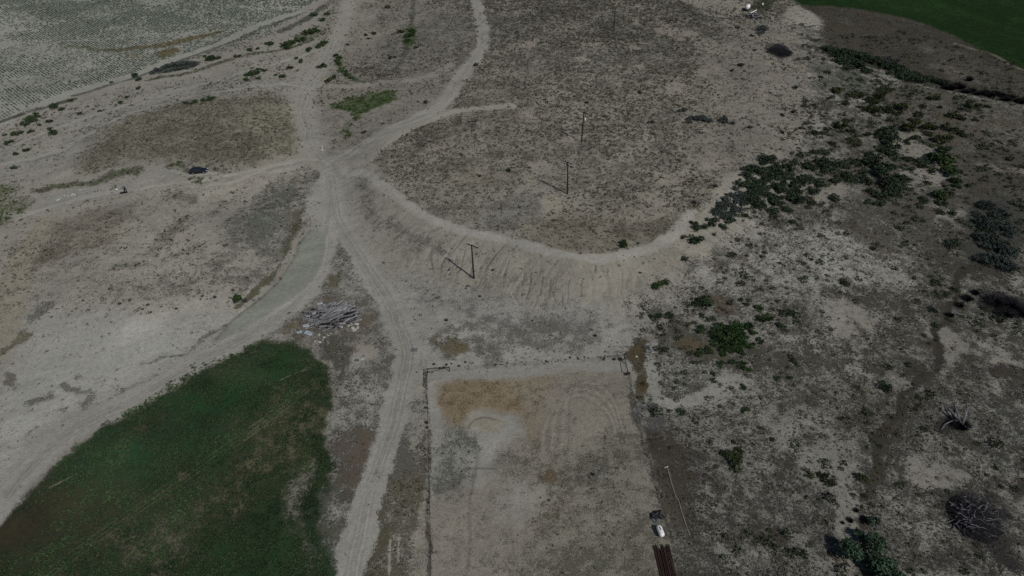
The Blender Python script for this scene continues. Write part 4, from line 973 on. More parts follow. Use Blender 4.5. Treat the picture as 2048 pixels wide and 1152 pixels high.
shrub(490, 601, 7, 'dead', 'grey dead shrub beside the small tree below the left hill', name='dead_shrub')
shrubs([(240, 607, 4.5), (296, 609, 4.5), (353, 617, 4.5), (430, 594, 5), (405, 592, 4), (466, 580, 4), (260, 600, 4), (285, 618, 3.5), (302, 624, 3.5)], 'dead', 'small grey dead shrub on the bare slope of the left hill', 'dead shrubs on the left hill', name='dead_shrub')
shrubs([(898, 540, 3), (986, 540, 4), (1065, 641, 3), (1190, 671, 5), (960, 592, 4), (893, 640, 5), (1388, 404, 8), (1428, 469, 6), (1280, 545, 4)], 'dead', 'small dry shrub on the pale ground around the embankment', 'dry shrubs by the embankment', name='dead_shrub')

def small_shrubs():
    by = {}
    for p, s, kind, hs in SMALL: by.setdefault(kind, []).append((p, s, hs))
    V, mats, mi = [], [], []
    for kind, L in by.items():
        for k, (p, s, hs) in enumerate(L):
            me = PROTO[kind][k % len(PROTO[kind])]
            v = np.zeros(len(me.vertices) * 3); me.vertices.foreach_get('co', v); v = v.reshape(-1, 3)
            a = random.uniform(0, 6.28); c, sn = math.cos(a), math.sin(a)
            v = np.stack([v[:, 0] * c - v[:, 1] * sn, v[:, 0] * sn + v[:, 1] * c, v[:, 2] * hs * .9], 1) * s + np.array([p.x, p.y, p.z - .03])
            V.append(v); mi += [len(mats)] * (len(v) // 3)
        mats.append(PROTO[kind][0].materials[0])
    V = np.concatenate(V)
    me = new_mesh('small_shrub_cover', V, np.arange(len(V)).reshape(-1, 3))
    for m in mats: me.materials.append(m)
    me.polygons.foreach_set('material_index', np.array(mi, np.int32))
    tag(link('small_shrub_cover', me), 'scattered knee high shrubs dotted over the flats and hillsides', 'shrubs', kind='stuff')

def tree(px, py, crown_r, h, mat, label, seed, lean=(0, 0), leaf=.09, n=1500, bare=False, cat='tree', group=None, lobes=22, low=False):
    """tapered trunk with limbs, and an open crown of leaf tufts"""
    g = random.Random(seed)
    root = empty('tree', P3(px, py), g.uniform(0, 6), label=label, cat=cat, group=group)
    tr = MB()
    top = Vector((lean[0], lean[1], h * .55))
    tr.tube([(0, 0, -.2), top * .4 + Vector((.1, 0, 0)), top], [h * .035, h * .028, h * .016], 7)
    for k in range(7):
        a = k * 2.4 + g.uniform(-.4, .4); f = g.uniform(.3, .95)
        b = top * f; e = b + Vector((math.cos(a), math.sin(a), g.uniform(.3, .9))) * crown_r * g.uniform(.5, .85)
        tr.tube([b, (b + e) / 2 + Vector((0, 0, .12 * crown_r)), e], [h * .014, h * .009, h * .004], 5)
    tr.build('trunk', M_bark, root)
    me = leaf_mesh('crown', n, leaf, seed + 900, h / crown_r * .62, lobes, mat, 1.05 if low else .68, (.14, .4) if low else (.24, .42), 0 if low else h / crown_r * .14)
    c = link('crown', me, root); c.scale = (crown_r,) * 3; c.location = (lean[0] * .7, lean[1] * .7, 0)
    return root
M_willow = foliage('willow_leaves', A(30, 38, 38), A(54, 64, 62), scale=.8)
M_pine = foliage('dark_tree_leaves', A(24, 36, 28), A(58, 76, 60), scale=.9)
for i_, (px, py, cr_) in enumerate([(1972, 408, 2.0), (1994, 426, 2.3), (1974, 446, 2.6), (2004, 458, 2.3), (1984, 484, 2.8), (2012, 498, 2.0), (1990, 520, 2.9), (1964, 516, 1.7), (1962, 470, 1.6), (2014, 530, 1.8), (1956, 425, 1.2)]):
    tree(px, py + 6, cr_, cr_ * .95, M_willow, 'grey green tree in the feathery grove at the right edge', 51 + i_, leaf=.085, n=1000, lobes=26, low=True, group='trees of the right edge grove')
tree(1694, 1112, 2.0, 3.6, M_pine, 'dark green tree at the bottom edge, leftmost of the bottom trees', 53)
tree(1744, 1092, 1.7, 3.0, M_pine, 'smaller dark green tree right of the leftmost bottom tree', 54)
tree(1750, 1132, 2.2, 3.6, M_pine, 'dark green tree at the bottom edge behind the other bottom trees', 55)
tree(1772, 1158, 2.4, 3.6, M_pine, 'pale tipped green tree cut by the bottom edge of the picture', 56)
tree(1712, 1072, .9, 1.9, M_pine, 'thin dark sapling above the bottom trees', 57, n=420, leaf=.16)
tree(1745, 1050, 1.0, 2.0, M_pine, 'thin dark sapling on the right above the bottom trees', 58, n=420, leaf=.16)
shrubs([(1700, 1040, 8), (1712, 1020, 7), (1685, 1045, 5)], 'bare', 'small leafless bush beside the pale path above the bottom trees', 'leafless bushes above the bottom trees', name='bare_shrub')
shrubs([(1990, 600, 24), (2020, 608, 26), (2042, 622, 22), (2010, 625, 20)], 'bare', 'big leafless purplish shrub at the right edge', 'leafless purplish shrubs at the right edge', name='bare_shrub', hs=.6)
shrub(1524, 58, 11, 'grey', 'dark blue grey scraggly shrub beside the scrap pile at the top', hs=.9)
shrub(1520, 66, 8, 'grey', 'low blue grey shrub just below the scraggly one at the top', hs=.7)

small_shrubs()

# ------------------------------------------------------------------ utility poles
M_pole = simple('weathered_pole_wood', A(30, 28, 26), .85, var=.4, scale=3)
M_steel = simple('galvanised_steel', (.42, .43, .44), .45, .7, var=.2, scale=5)
M_ceram = simple('pale_insulator', (.6, .6, .58), .3, var=.1)
def utility_pole(base, top, label, arm2=False, can=False, fuse=False):
    p = P3(*base)
    dx, dy, dz = ray(*top)
    t = p.y / float(dy)
    q = Vector((float(dx) * t, p.y, CAM_H + float(dz) * t))
    h = q.z - p.z; lean = q.x - p.x
    root = empty('utility_pole', p, 0, label=label, cat='utility pole', group='utility poles across the plateau')
    L = Vector((lean, 0, h))
    MB().tube([Vector((0, 0, -.4)), L * .5, L], [.21, .18, .15], 10).build('pole', M_pole, root)
    ang = math.atan2(-24, 37)
    d = Vector((math.cos(ang), math.sin(ang), 0))
    nrm = Vector((-d.y, d.x, 0))
    def arm(z, tilt):
        c = L * (z / h) + nrm * .2
        m = MB().box(c, (2.7, .17, .18), rz=ang, ry=tilt, bevel=.01).build('crossarm', M_pole, root)
        b = MB()
        for s in (-1, 1):
            b.tube([c + d * .75 * s + nrm * .08 - Vector((0, 0, .02)), c - Vector((0, 0, .75))], .03, 5)
        b.build('arm_brace', M_steel, root)
        for s in (-1.12, -.45, 1.12):
            MB().lathe([(.02, 0), (.03, .1), (.07, .12), (.08, .2), (.04, .26)], c + d * s + Vector((0, 0, .07 - s * math.sin(tilt))), 10).build('insulator', M_ceram, root)
    arm(h - .25, 0)
    if arm2: arm(h - 1.0, .12)
    if can:
        c = L * ((h - 2.3) / h) + Vector((.5, -.1, 0))
        MB().lathe([(.2, -.45), (.26, -.42), (.26, .4), (.2, .46), (.05, .5)], c, 16).build('transformer', M_ceram, root, True)
        MB().box(c + Vector((-.26, .02, 0)), (.3, .08, .12)).build('bracket', M_steel, root)
    if fuse:
        for s in (-1, 1):
            c = L * ((h - 1.1) / h) + d * .45 * s - nrm * .15
            MB().tube([c, c + Vector((.12 * s, -.2, .5))], .07, 8).build('fuse', M_ceram, root)
    return root
utility_pole((948, 557), (943, 490), 'wooden utility pole with one crossarm standing on the bare embankment')
utility_pole((1135, 388), (1135.5, 324), 'wooden utility pole with doubled crossarms near the yellowish bare patch', arm2=True, fuse=True)
utility_pole((1163, 283), (1168, 224), 'wooden utility pole carrying a pale transformer amid the plateau scrub', can=True)
utility_pole((1227, 63), (1230.5, 22), 'farthest wooden utility pole at the back of the plateau')

# ------------------------------------------------------------------ arena fence
M_post = simple('dark_fence_steel', A(44, 40, 38), .7, .3, var=.3)
M_wire = simple('fence_wire', A(60, 58, 56), .6, .5, var=.1)
def fence(runs, label, h=1.35, wood=(), rails=(), name='wire_fence', rad=.05, strands=4, diag=()):
    pts = [[P3(*q) for q in r] for r in runs]
    o = pts[0][0].copy()
    root = empty(name, o, 0, label=label, cat='fence')
    seen = []
    for r in pts:
        for p in r:
            if any((p - s).length < .3 for s in seen): continue
            seen.append(p)
            q = p - o
            big = any((p - P3(*k)).length < .5 for k in wood)
            rr = rad * (1.7 if big else 1)
            m = MB().tube([q - Vector((0, 0, .3)), q + Vector((0, 0, h * (1.12 if big else 1)))], rr, 7)
            m.lathe([(rr, 0), (rr * .5, rr * .5)], q + Vector((0, 0, h * (1.12 if big else 1))), 7)
            m.build('post', M_post, root)
    wm = MB()
    for r in pts:
        for a, b in zip(r, r[1:]):
            for k in range(strands):
                z = Vector((0, 0, h * (.12 + .8 * k / (strands - 1))))
                mid = (a + b) / 2 - o + z - Vector((0, 0, .03))
                wm.tube([a - o + z, mid, b - o + z], .012, 4, False)
    wm.build('wire', M_wire, root)
    for a, b in rails:
        a, b = P3(*a) - o, P3(*b) - o
        MB().tube([a + Vector((0, 0, h * .95)), b + Vector((0, 0, h * .95))], .06, 7).build('rail', M_post, root)
    for a, b in diag:
        a, b = P3(*a) - o, P3(*b) - o
        MB().tube([a + Vector((0, 0, h * .9)), b + Vector((0, 0, .15))], .045, 7).build('brace', M_post, root)
    return root
LF = [(855, 746), (854.5, 779), (855, 808), (856, 845), (857, 905), (858, 945), (859, 985), (860, 1030), (861, 1073), (861.5, 1118), (862, 1165)]
TF = [(855, 746), (899, 743), (937, 740), (976, 738), (1014, 735), (1052, 731), (1090, 729), (1128, 726), (1168, 724), (1208, 721), (1248, 720)]
RF = [(1248, 720), (1254, 750), (1261, 778), (1270, 811), (1278, 846), (1284, 877), (1295, 913), (1306, 953), (1316, 990), (1329, 1034), (1340, 1076), (1352, 1123), (1362, 1168)]
fence([LF, TF, RF], 'wire fence on steel posts around the sandy arena', wood=[(855, 746), (854.5, 779), (1248, 720), (1254, 750), (899, 743), (1208, 721)],
      rails=[((855, 746), (854.5, 779)), ((1248, 720), (1254, 750)), ((855, 746), (899, 743)), ((1208, 721), (1248, 720))], diag=[((854.5, 779), (855, 746)), ((899, 743), (855, 746))])
tw = []
for k in range(46):
    f = random.random()
    tw.append((862 + 380 * f, 735 - 19 * f + random.uniform(-7, 3), random.choice([1.2, 1.5, 2, 2.5, 3.5])))
shrubs(tw, 'small', 'dry tumbleweed caught along the far side of the arena fence', 'tumbleweeds along the arena fence', name='tumbleweed', cat='tumbleweed', hs=.8)
shrubs([(852, 815, 4.5), (853, 845, 4.5), (854, 855, 4), (931, 724, 3.5), (857, 1005, 4), (1240, 718, 6), (1228, 718, 5), (1252, 748, 5), (1258, 746, 4), (880, 736, 4), (887, 735.5, 4)], 'dead', 'grey dry weed clump against an arena fence post', 'weed clumps against the arena fence', name='dead_shrub')
FF = [(1340, 0), (1362, 6), (1384, 13), (1404, 20), (1421, 26), (1440, 30), (1454, 34), (1468, 38), (1489, 41), (1500, 44)]
fence([FF], 'far wire fence along the track at the top of the plateau', h=1.6, rad=.09, strands=3)
fence([[(1590, 62), (1558, 66), (1545, 63), (1536, 61)]], 'short leaning wire fence right of the blue grey scraggly shrub', h=1.5, rad=.08, strands=3)

# ------------------------------------------------------------------ car
M_paint = simple('dark_blue_car_paint', (.012, .014, .022), .25, .2, var=.1, spec=.6)
M_glass = simple('car_glass', (.01, .012, .015), .06, var=.05, spec=.8)
M_tyre = simple('tyre_rubber', (.015, .015, .015), .85, var=.2)
M_rim = simple('alloy_rim', (.5, .5, .52), .3, .8, var=.1)
M_lamp = simple('lamp_lens', (.75, .76, .78), .15, var=.05, spec=.7)
M_red = simple('tail_lamp', (.25, .01, .01), .2, var=.1)
def car(px, py, rz):
    root = empty('parked_car', P3(px, py), rz, label='dark blue car parked on the tan hillside dirt', cat='car')
    def ring(x, hw, z0, z1, tuck=.9):
        zm = z0 + (z1 - z0) * .55
        return [(x, -hw * .92, z0), (x, -hw, z0 + .12), (x, -hw, zm), (x, -hw * tuck, z1), (x, hw * tuck, z1), (x, hw, zm), (x, hw, z0 + .12), (x, hw * .92, z0)]
    b = MB().loft([ring(-2.40, .74, .42, .80), ring(-2.30, .86, .30, .98), ring(-1.7, .92, .26, 1.04), ring(-.6, .93, .26, 1.02), ring(.7, .93, .26, 1.0), ring(1.2, .91, .26, .93), ring(1.9, .88, .28, .84), ring(2.28, .80, .32, .74), ring(2.42, .66, .40, .62)]).build('body', M_paint, root)
    md = b.modifiers.new('bevel', 'BEVEL'); md.width = .03; md.segments = 2
    def gring(x, hb, ht, z0, z1): return [(x, -hb, z0), (x, -ht, z1), (x, ht, z1), (x, hb, z0)]
    MB().loft([gring(-2.05, .80, .74, .98, 1.03), gring(-1.55, .82, .66, .98, 1.40), gring(-.4, .84, .66, .98, 1.46), gring(.25, .84, .66, .98, 1.42), gring(1.05, .82, .74, .94, .99)]).build('windows', M_glass, root)
    MB().loft([gring(-1.52, .67, .62, 1.40, 1.425), gring(-.4, .67, .62, 1.455, 1.49), gring(.2, .67, .62, 1.42, 1.445)]).build('roof', M_paint, root)
    for sx in (-1.45, 1.45):
        for sy in (-1, 1):
            M = Matrix.Translation((sx, sy * .84, .34)) @ Matrix.Rotation(R(90), 4, 'X')
            wh = MB().lathe([(.24, -.11), (.33, -.10), (.34, -.05), (.34, .05), (.33, .10), (.24, .11)], seg=20, M=M).build('wheel', M_tyre, root)
            MB().lathe([(.05, -.125), (.21, -.12), (.23, -.08), (.23, .08), (.21, .12), (.05, .125)], seg=14, M=M).build('rim', M_rim, wh)
    for sy in (-1, 1):
        MB().box((2.30, sy * .60, .69), (.22, .34, .13), rz=-sy * .35, bevel=.03).build('headlight', M_lamp, root)
        MB().box((-2.34, sy * .66, .82), (.12, .28, .14), bevel=.03).build('tail_light', M_red, root)
        MB().box((.62, sy * 1.0, 1.05), (.14, .18, .12), bevel=.03).build('mirror', M_paint, root)
    MB().box((2.40, 0, .52), (.06, .9, .16), bevel=.02).build('grille', M_tyre, root)
car(398, 345, R(11))

# ------------------------------------------------------------------ things dumped on the left hill
M_black = simple('black_scrap', (.008, .008, .01), .6, var=.3)
M_white = simple('white_plastic', (.78, .78, .78), .4, var=.06)
root = empty('scrap_frame', P3(249, 386), .1, label='black pointed piece of scrap standing up on bare dirt left of the car', cat='scrap')
m_ = mpp(249, 384)
MB().loft([[(-.35, -.1, 0), (.9, -.25, 0), (.9, -.05, .1), (-.35, .1, .1)], [(.1, .25, .75), (.75, .1, .8), (.75, .2, .85), (.1, .35, .85)], [(.22, .5, 2.0), (.32, .48, 2.05), (.32, .54, 2.05), (.22, .55, 2.0)]]).build('upright_panel', M_black, root)
MB().box((-.35, -.1, .2), (1.1, .5, .28), rz=.25, ry=.1, bevel=.04).box((-.95, -.1, .12), (.6, .16, .14), rz=-.1).build('base_panel', M_black, root)
MB().box((.55, -.02, .75), (.22, .05, .4), rz=.1, rx=-.3).build('pale_plate', M_steel, root)
root = empty('bucket', P3(235, 382), 0, label='small white bucket beside the black scrap on bare dirt', cat='bucket')
MB().lathe([(.2, 0), (.26, .5), (.28, .52), (.24, .52), (.22, .46)], (0, 0, 0), 16).build('pail', M_white, root, True)
MB().tube([(.27, 0, .48), (.2, .2, .36), (0, .3, .3), (-.2, .2, .36), (-.27, 0, .48)], .015, 5).build('handle', M_steel, root)
o = MB().tube([(0, 0, -.2), (.1, .05, 1.0), (.2, .1, 1.9)], [.06, .06, .05], 7).box((-.25, 0, .35), (.5, .12, .1), ry=.8).build('marker_stake', M_white)
o.location = P3(645, 302); tag(o, 'short white stake leaning beside the road junction', 'stake')
M_rock = simple('pale_rubble', A(128, 126, 120), .9, var=.2, scale=3, rnd=.15)
def rock_mesh(seed):
    g = random.Random(seed); bm = bmesh.new()
    bmesh.ops.create_icosphere(bm, subdivisions=2, radius=1)
    ph = [g.uniform(0, 6) for _ in range(6)]
    for v in bm.verts:
        k = 1 + .22 * math.sin(v.co.x * 3 + ph[0]) + .18 * math.sin(v.co.y * 4 + ph[1]) + .15 * math.sin(v.co.z * 5 + ph[2])
        v.co *= k; v.co.z *= .6
    me = bpy.data.meshes.new('rock'); bm.to_mesh(me); bm.free(); me.materials.append(M_rock)
    return me
ROCKS = [rock_mesh(i) for i in range(4)]
def rocks(lst, label, group, name='rubble_chunk', cat='rubble', zadd=0):
    for i, (px, py, s) in enumerate(lst):
        o = link(name, ROCKS[i % 4]); p = P3(px, py)
        o.location = p + Vector((0, 0, zadd)); o.scale = (s, s * random.uniform(.6, 1), s * random.uniform(.5, .9)); o.rotation_euler = (0, 0, random.uniform(0, 6))
        tag(o, label, cat, group)
rocks([(116, 399, .5), (128, 392, .45), (136, 391, .4), (145, 389, .5), (150, 390, .4), (160, 380, .4), (168, 378, .35), (122, 395, .3), (300, 520, .3), (330, 516, .3)], 'pale lump of rubble in the strip left of the black scrap', 'pale rubble on the left hill')

# ------------------------------------------------------------------ lumber pile by the pond
M_board = simple('weathered_board', A(98, 98, 102), .85, var=.5, scale=3, rnd=.3)
M_sheet = simple('bluish_sheet_metal', A(128, 136, 146), .5, .2, var=.15, scale=2, rnd=.1)
c0 = P3(664, 633)
ax, ay = 5.6, 4.0
bed = link('twig_bed', twig_mesh('twig_bed', 2600, 61, M_burnt, 1.0, .75, .22, .012, flat_=True)); bed.location = c0; bed.scale = (5.4, 4.0, 1.5)
tag(bed, 'dark broken twigs and splinters filling the lumber pile', 'debris', kind='stuff')
BM_ = []
for i in range(6):
    g = random.Random(i)
    m = MB(); hw, th = g.uniform(.07, .17), g.uniform(.03, .08)
    bend = g.uniform(-.05, .05)
    m.loft([[(x, -hw + bend * math.sin(x * 3), -th), (x, hw + bend * math.sin(x * 3), -th), (x, hw + bend * math.sin(x * 3), th), (x, -hw + bend * math.sin(x * 3), th)] for x in (-.5, -.25, 0, .25, .5)])
    BM_.append(m.mesh('board', M_board))
g = random.Random(5)
for i in range(150):
    a = g.uniform(0, 6.28); q = math.sqrt(g.random())
    x, y = ax * q * math.cos(a), ay * q * math.sin(a)
    o = link('board', BM_[i % 6])
    hgt = 1.1 * (1 - q * q)
    o.location = c0 + Vector((x, y, .1 + hgt * g.uniform(.75, 1.0)))
    o.location.z += hz(c0.x + x, c0.y + y) - c0.z
    main = g.random() < .68
    o.rotation_euler = (g.uniform(-.5, .5), g.gauss(0, .1), g.gauss(.55, .28) if main else g.uniform(0, 3.14))
    L = g.uniform(1.6, 4.6) if main else g.uniform(.9, 2.6)
    o.scale = (L, g.uniform(.6, 1.25), 1)
    tag(o, 'weathered grey board tangled in the lumber pile by the pond', 'board', 'boards of the lumber pile')
for i, (px, py, s, rz) in enumerate([(612, 652, 1.0, .5), (599, 665, .9, .6), (617, 667, 1.3, -.3), (629, 631, .7, .6), (618, 637, .5, 0), (640, 608, .9, .5)]):
    p = P3(px, py)
    m = MB().box((0, 0, .12), (s * 1.3, s * .7, .06), rx=.15, ry=.1, bevel=.015)
    m.box((s * .2, s * .1, .2), (s * .8, s * .4, .04), rx=-.2, rz=.4)
    o = m.build('metal_sheet', M_sheet); o.location = p + Vector((0, 0, .55 if i in (3, 4) else 0)); o.rotation_euler = (0, 0, rz)
    tag(o, ('pale sheet scrap at the lower left edge of the lumber pile' if i < 3 else 'pale sheet scrap lying in the upper left of the lumber pile'), 'sheet scrap', 'sheet scraps of the lumber pile' if i < 3 else 'sheet scraps in the upper left of the lumber pile')
M_rock2 = M_rock
rocks([(701, 641, .55), (705, 657, .5), (709, 660, .45), (696, 651, .5), (713, 648, .5), (682, 653, .5), (690, 646, .4), (715, 655, .4), (703, 648, .45), (676, 649, .5)], 'pale concrete chunk heaped at the lower right of the lumber pile', 'concrete chunks by the lumber pile')
rocks([(640, 684, .3), (648, 675, .3), (655, 668, .25), (638, 669, .35), (657, 671, .25), (646, 680, .2), (662, 667, .2), (630, 682, .3), (724, 718, .25)], 'small pale rock scattered below the lumber pile', 'small rocks below the lumber pile', name='small_rock', cat='rock')

# ------------------------------------------------------------------ brush pile and dead tree at the right
M_log = simple('bleached_log', A(60, 60, 66), .85, var=.55, scale=3, rnd=.75)
def log_mesh(seed):
    g = random.Random(seed); m = MB(); pts = []; rad = []
    y = z = 0
    for k in range(6):
        pts.append((-.5 + k / 5, y, z)); rad.append(.05 * (1 - .6 * k / 5)); y += g.uniform(-.1, .1); z += g.uniform(-.05, .05)
    m.tube(pts, rad, 6)
    if g.random() < .7: m.tube([pts[2], (pts[2][0] + .2, pts[2][1] + g.choice((-1, 1)) * .14, pts[2][2] + .05)], [.025, .012], 5)
    return m.mesh('log', M_log)
LOGS = [log_mesh(i) for i in range(6)]
c1 = P3(1946, 1038)
bed = link('twig_bed', twig_mesh('twig_bed', 6500, 62, M_burnt, 1.0, 1.3, .22, .014, flat_=True)); bed.location = c1; bed.scale = (3.5, 3.9, 1.0)
tag(bed, 'dark mass of thin twigs filling the brush pile at the right', 'debris', kind='stuff')
g = random.Random(11)
for i in range(84):
    a = g.uniform(0, 6.28); q = math.sqrt(g.random()) * (.95 if i < 68 else 1.1)
    x, y = 3.6 * q * math.cos(a) + .25 * math.sin(a) * 2, 4.0 * q * math.sin(a)
    o = link('log', LOGS[i % 6])
    o.location = c1 + Vector((x, y, .15 + 1.25 * max(0, 1 - q * q) * g.uniform(.8, 1.05)))
    o.location.z += hz(c1.x + x, c1.y + y) - c1.z
    o.rotation_euler = (g.uniform(0, 6), g.gauss(0, .15), g.choice((g.gauss(.35, .4), g.gauss(-.55, .35), g.uniform(0, 6))))
    L = g.uniform(.9, 3.0); f = g.uniform(.8, 2.0)
    o.scale = (L, f * 1.5, f * 1.5)
    tag(o, 'bleached log lying in the dark brush pile at the right', 'log', 'logs of the brush pile')
root = empty('dead_tree', P3(1926, 857), 0, label='fallen bleached dead tree with forked limbs on the right flat', cat='dead tree')
def W3(px, py, z):
    p = P3(px, py); return Vector(p) - root.location + Vector((0, 0, z))
tk = MB().tube([W3(1935, 860, .15), W3(1922, 853, .55), W3(1915, 847, .9)], [.2, .22, .2], 8)
M_snag = simple('bleached_snag_wood', A(88, 88, 93), .85, var=.45, scale=3)
tk.build('trunk', M_snag, root)
for pts, rad in (([(1922, 853, .55), (1905, 838, 1.0), (1893, 826, 1.15), (1880, 813, 1.0)], [.17, .12, .09, .04]), ([(1922, 852, .6), (1924, 842, 1.5), (1922, 832, 1.9)], [.15, .1, .06]), ([(1916, 848, .8), (1908, 832, 1.3), (1903, 820, 1.4)], [.12, .08, .04]), ([(1926, 856, .5), (1937, 862, .5), (1955, 858, .3)], [.12, .1, .04]), ([(1924, 843, 1.4), (1928, 828, 1.7), (1926, 818, 1.7)], [.09, .06, .03]), ([(1915, 847, .8), (1903, 845, .6), (1890, 850, .4), (1882, 860, .2)], [.1, .07, .05, .03])):
    MB().tube([W3(*q) for q in pts], [r_ * 1.8 for r_ in rad], 7).build('limb', M_snag, root)
tw_ = link('twigs', twig_mesh('twigs', 1500, 71, M_burnt, 2.2, .9, 1.3, .025), root); tw_.location = (-.2, .5, 0)
for i, (px, py, L, rz) in enumerate([(1945, 859, 1.6, .1), (1912, 862, 1.2, -.4), (1925, 868, 1.4, .3), (1938, 866, 1.0, .6), (1905, 868, .8, 1.0), (1818, 966, 1.3, .3), (1835, 972, 1.2, .6), (1852, 985, 1.1, .5)]):
    o = link('log', LOGS[i % 6]); o.location = P3(px, py) + Vector((0, 0, .08)); o.scale = (L, 1.3, 1.3); o.rotation_euler = (0, 0, rz)
    tag(o, 'loose bleached log on the ground around the fallen dead tree' if i < 5 else 'loose pale branch on the ground above the brush pile', 'log', 'loose logs around the dead tree' if i < 5 else 'loose branches above the brush pile')
# burnt brush heap at the top
c2 = P3(1558, 104)
o = link('brush_heap', twig_mesh('brush_heap', 1500, 63, M_burnt, 1.0, 1.0, .25, .016, flat_=True)); o.location = c2; o.scale = (4.6, 4.2, 1.3)
tag(o, 'purplish black heap of burnt brush on pale ground near the top', 'brush heap')

# ------------------------------------------------------------------ scrap yard corner at the top
root = empty('water_tank', P3(1494, 20), -.5, label='white plastic tank on a dark skid at the top of the plateau', cat='tank')
M = Matrix.Translation((0, .2, 1.25)) @ Matrix.Rotation(R(90), 4, 'X')
MB().lathe([(.2, -1.5), (.7, -1.42), (.9, -1.2), (.92, 0), (.9, 1.2), (.7, 1.42), (.2, 1.5)], seg=20, M=M).build('shell', M_white, root, True)
MB().box((-.2, -.3, .2), (2.2, 3.2, .3), bevel=.04).box((-1.1, -.8, .5), (.7, .9, .5), bevel=.05).build('skid', M_black, root)
MB().lathe([(.25, 0), (.25, .12), (.2, .16)], (0, .2, 2.14), 14).build('lid', M_white, root)
g = random.Random(21)
cS = P3(1507, 33)
for i in range(26):
    a = g.uniform(0, 6.28); q = math.sqrt(g.random())
    o = link('scrap_beam', BM_[i % 6]); x, y = 3.0 * q * math.cos(a), 3.6 * q * math.sin(a)
    o.location = Vector((cS.x + x, cS.y + y, hz(cS.x + x, cS.y + y) + .15 + 1.3 * (1 - q) * g.random()))
    o.rotation_euler = (g.uniform(-.5, .5), g.gauss(0, .2), g.gauss(.7, .5)); o.scale = (g.uniform(1.5, 4), 1.4, 1.4)
    tag(o, 'grey beam in the scrap pile below the white tank', 'beam', 'beams of the scrap pile')
o = link('scrap_heap', twig_mesh('scrap_heap', 700, 64, M_burnt, 1.0, .8, .3, .02, flat_=True)); o.location = cS; o.scale = (3.2, 3.6, 1.2)
tag(o, 'dark tangle of wire and scrap filling the scrap pile', 'scrap', kind='stuff')
pA = P3(1500, 32); o = MB().tube([(0, 0, 1.2), P3(1512, 26) - pA + Vector((0, 0, 1.3))], .16, 8).build('white_pipe', M_white); o.location = pA
tag(o, 'white pipe lying across the scrap pile at the top', 'pipe')
o = MB().box((0, 0, .3), (1.9, .5, .4), rz=-.35, bevel=.06).box((.9, -.3, .2), (.4, .3, .3)).build('pale_block', M_rock); o.location = P3(1545, 28)
tag(o, 'pale oblong block lying on the dirt right of the scrap pile', 'block')
o = MB().box((0, 0, .35), (.7, .7, .6), bevel=.08).box((.1, .1, .7), (.4, .4, .12)).build('white_box', M_white); o.location = P3(1525, 10)
tag(o, 'small white box in the weeds right of the white tank', 'box')
root = empty('water_trough', P3(1699, 121), -.2, label='white rectangular trough lying in the ditch hedge', cat='trough')
MB().box((0, 0, .25), (3.2, .8, .08)).box((0, .4, .55), (3.2, .08, .65)).box((0, -.4, .55), (3.2, .08, .65)).box((1.56, 0, .55), (.08, .72, .65)).box((-1.56, 0, .55), (.08, .72, .65)).build('basin', M_white, root)
MB().box((-1.1, 0, .1), (.15, .7, .24)).box((1.1, 0, .1), (.15, .7, .24)).build('feet', M_steel, root)

# ------------------------------------------------------------------ things along the right side of the arena
M_pale = simple('white_painted_pipe', A(128, 126, 122), .5, var=.15, scale=4)
root = empty('irrigation_pipe', P3(1334, 938), 0, label='long thin pale irrigation pipe lying on dark ground right of the arena', cat='pipe')
def L3(px, py, z, r_): return P3(px, py) - r_.location + Vector((0, 0, z))
MB().tube([L3(x, y, .12, root) for x, y in ((1334.5, 936), (1343, 968), (1352, 996), (1357, 1001), (1362, 1020), (1372, 1051), (1380.5, 1074))], .045, 8).build('pipe', M_pale, root)
MB().tube([L3(1328.5, 936.5, .16, root), L3(1333, 935, .16, root), L3(1336, 934, .16, root)], .09, 8).tube([L3(1335, 940, .1, root), L3(1340, 948, .1, root), L3(1343, 954, .08, root)], .03, 6).build('end_fitting', M_pale, root)
root = empty('propane_tank', P3(1319.5, 1067), R(12), label='white oblong tank with a dark hatch beside the arena fence', cat='tank')
M = Matrix.Translation((0, 0, .75)) @ Matrix.Rotation(R(90), 4, 'X')
prof = [(.06, -.98), (.22, -.95), (.36, -.85), (.44, -.68), (.46, -.5), (.46, .5), (.44, .68), (.36, .85), (.22, .95), (.06, .98)]
MB().lathe(prof, seg=24, M=M).build('shell', M_white, root, True)
M_hatch = simple('dark_hatch', (.03, .012, .02), .6, var=.3)
MB().box((-.02, .2, 1.17), (.27, .74, .16), bevel=.07).build('hatch', M_hatch, root)
for y in (-.55, .55):
    MB().box((0, y, .2), (.7, .1, .4), bevel=.02).build('leg', M_steel, root)
M_tarp = simple('black_tarp', (.012, .013, .018), .45, var=.3, scale=3)
bm = bmesh.new()
bmesh.ops.create_grid(bm, x_segments=22, y_segments=16, size=1)
for v in bm.verts:
    x, y = v.co.x, v.co.y
    rr = 1 - .18 * math.sin(3 * math.atan2(y, x) + 1) - .08 * math.sin(7 * math.atan2(y, x))
    e = max(abs(x), abs(y))
    v.co = Vector((x * 1.05 * rr, y * .75 * rr, .02 + .55 * (1 - e ** 2.2) + .09 * math.sin(x * 7 + y * 3) * (1 - e * .5) + .06 * math.sin(y * 9 - x * 4)))
    if v.co.z < .015: v.co.z = .015
me = bpy.data.meshes.new('tarp_heap'); bm.to_mesh(me); bm.free(); me.materials.append(M_tarp)
o = link('tarp_heap', me); o.location = P3(1313, 1031); o.rotation_euler = (0, 0, .25)
tag(o, 'crumpled black tarp heap just above the white oblong tank', 'tarp')
M_torn = simple('grey_torn_sheet', A(62, 66, 70), .7, var=.4, scale=4)
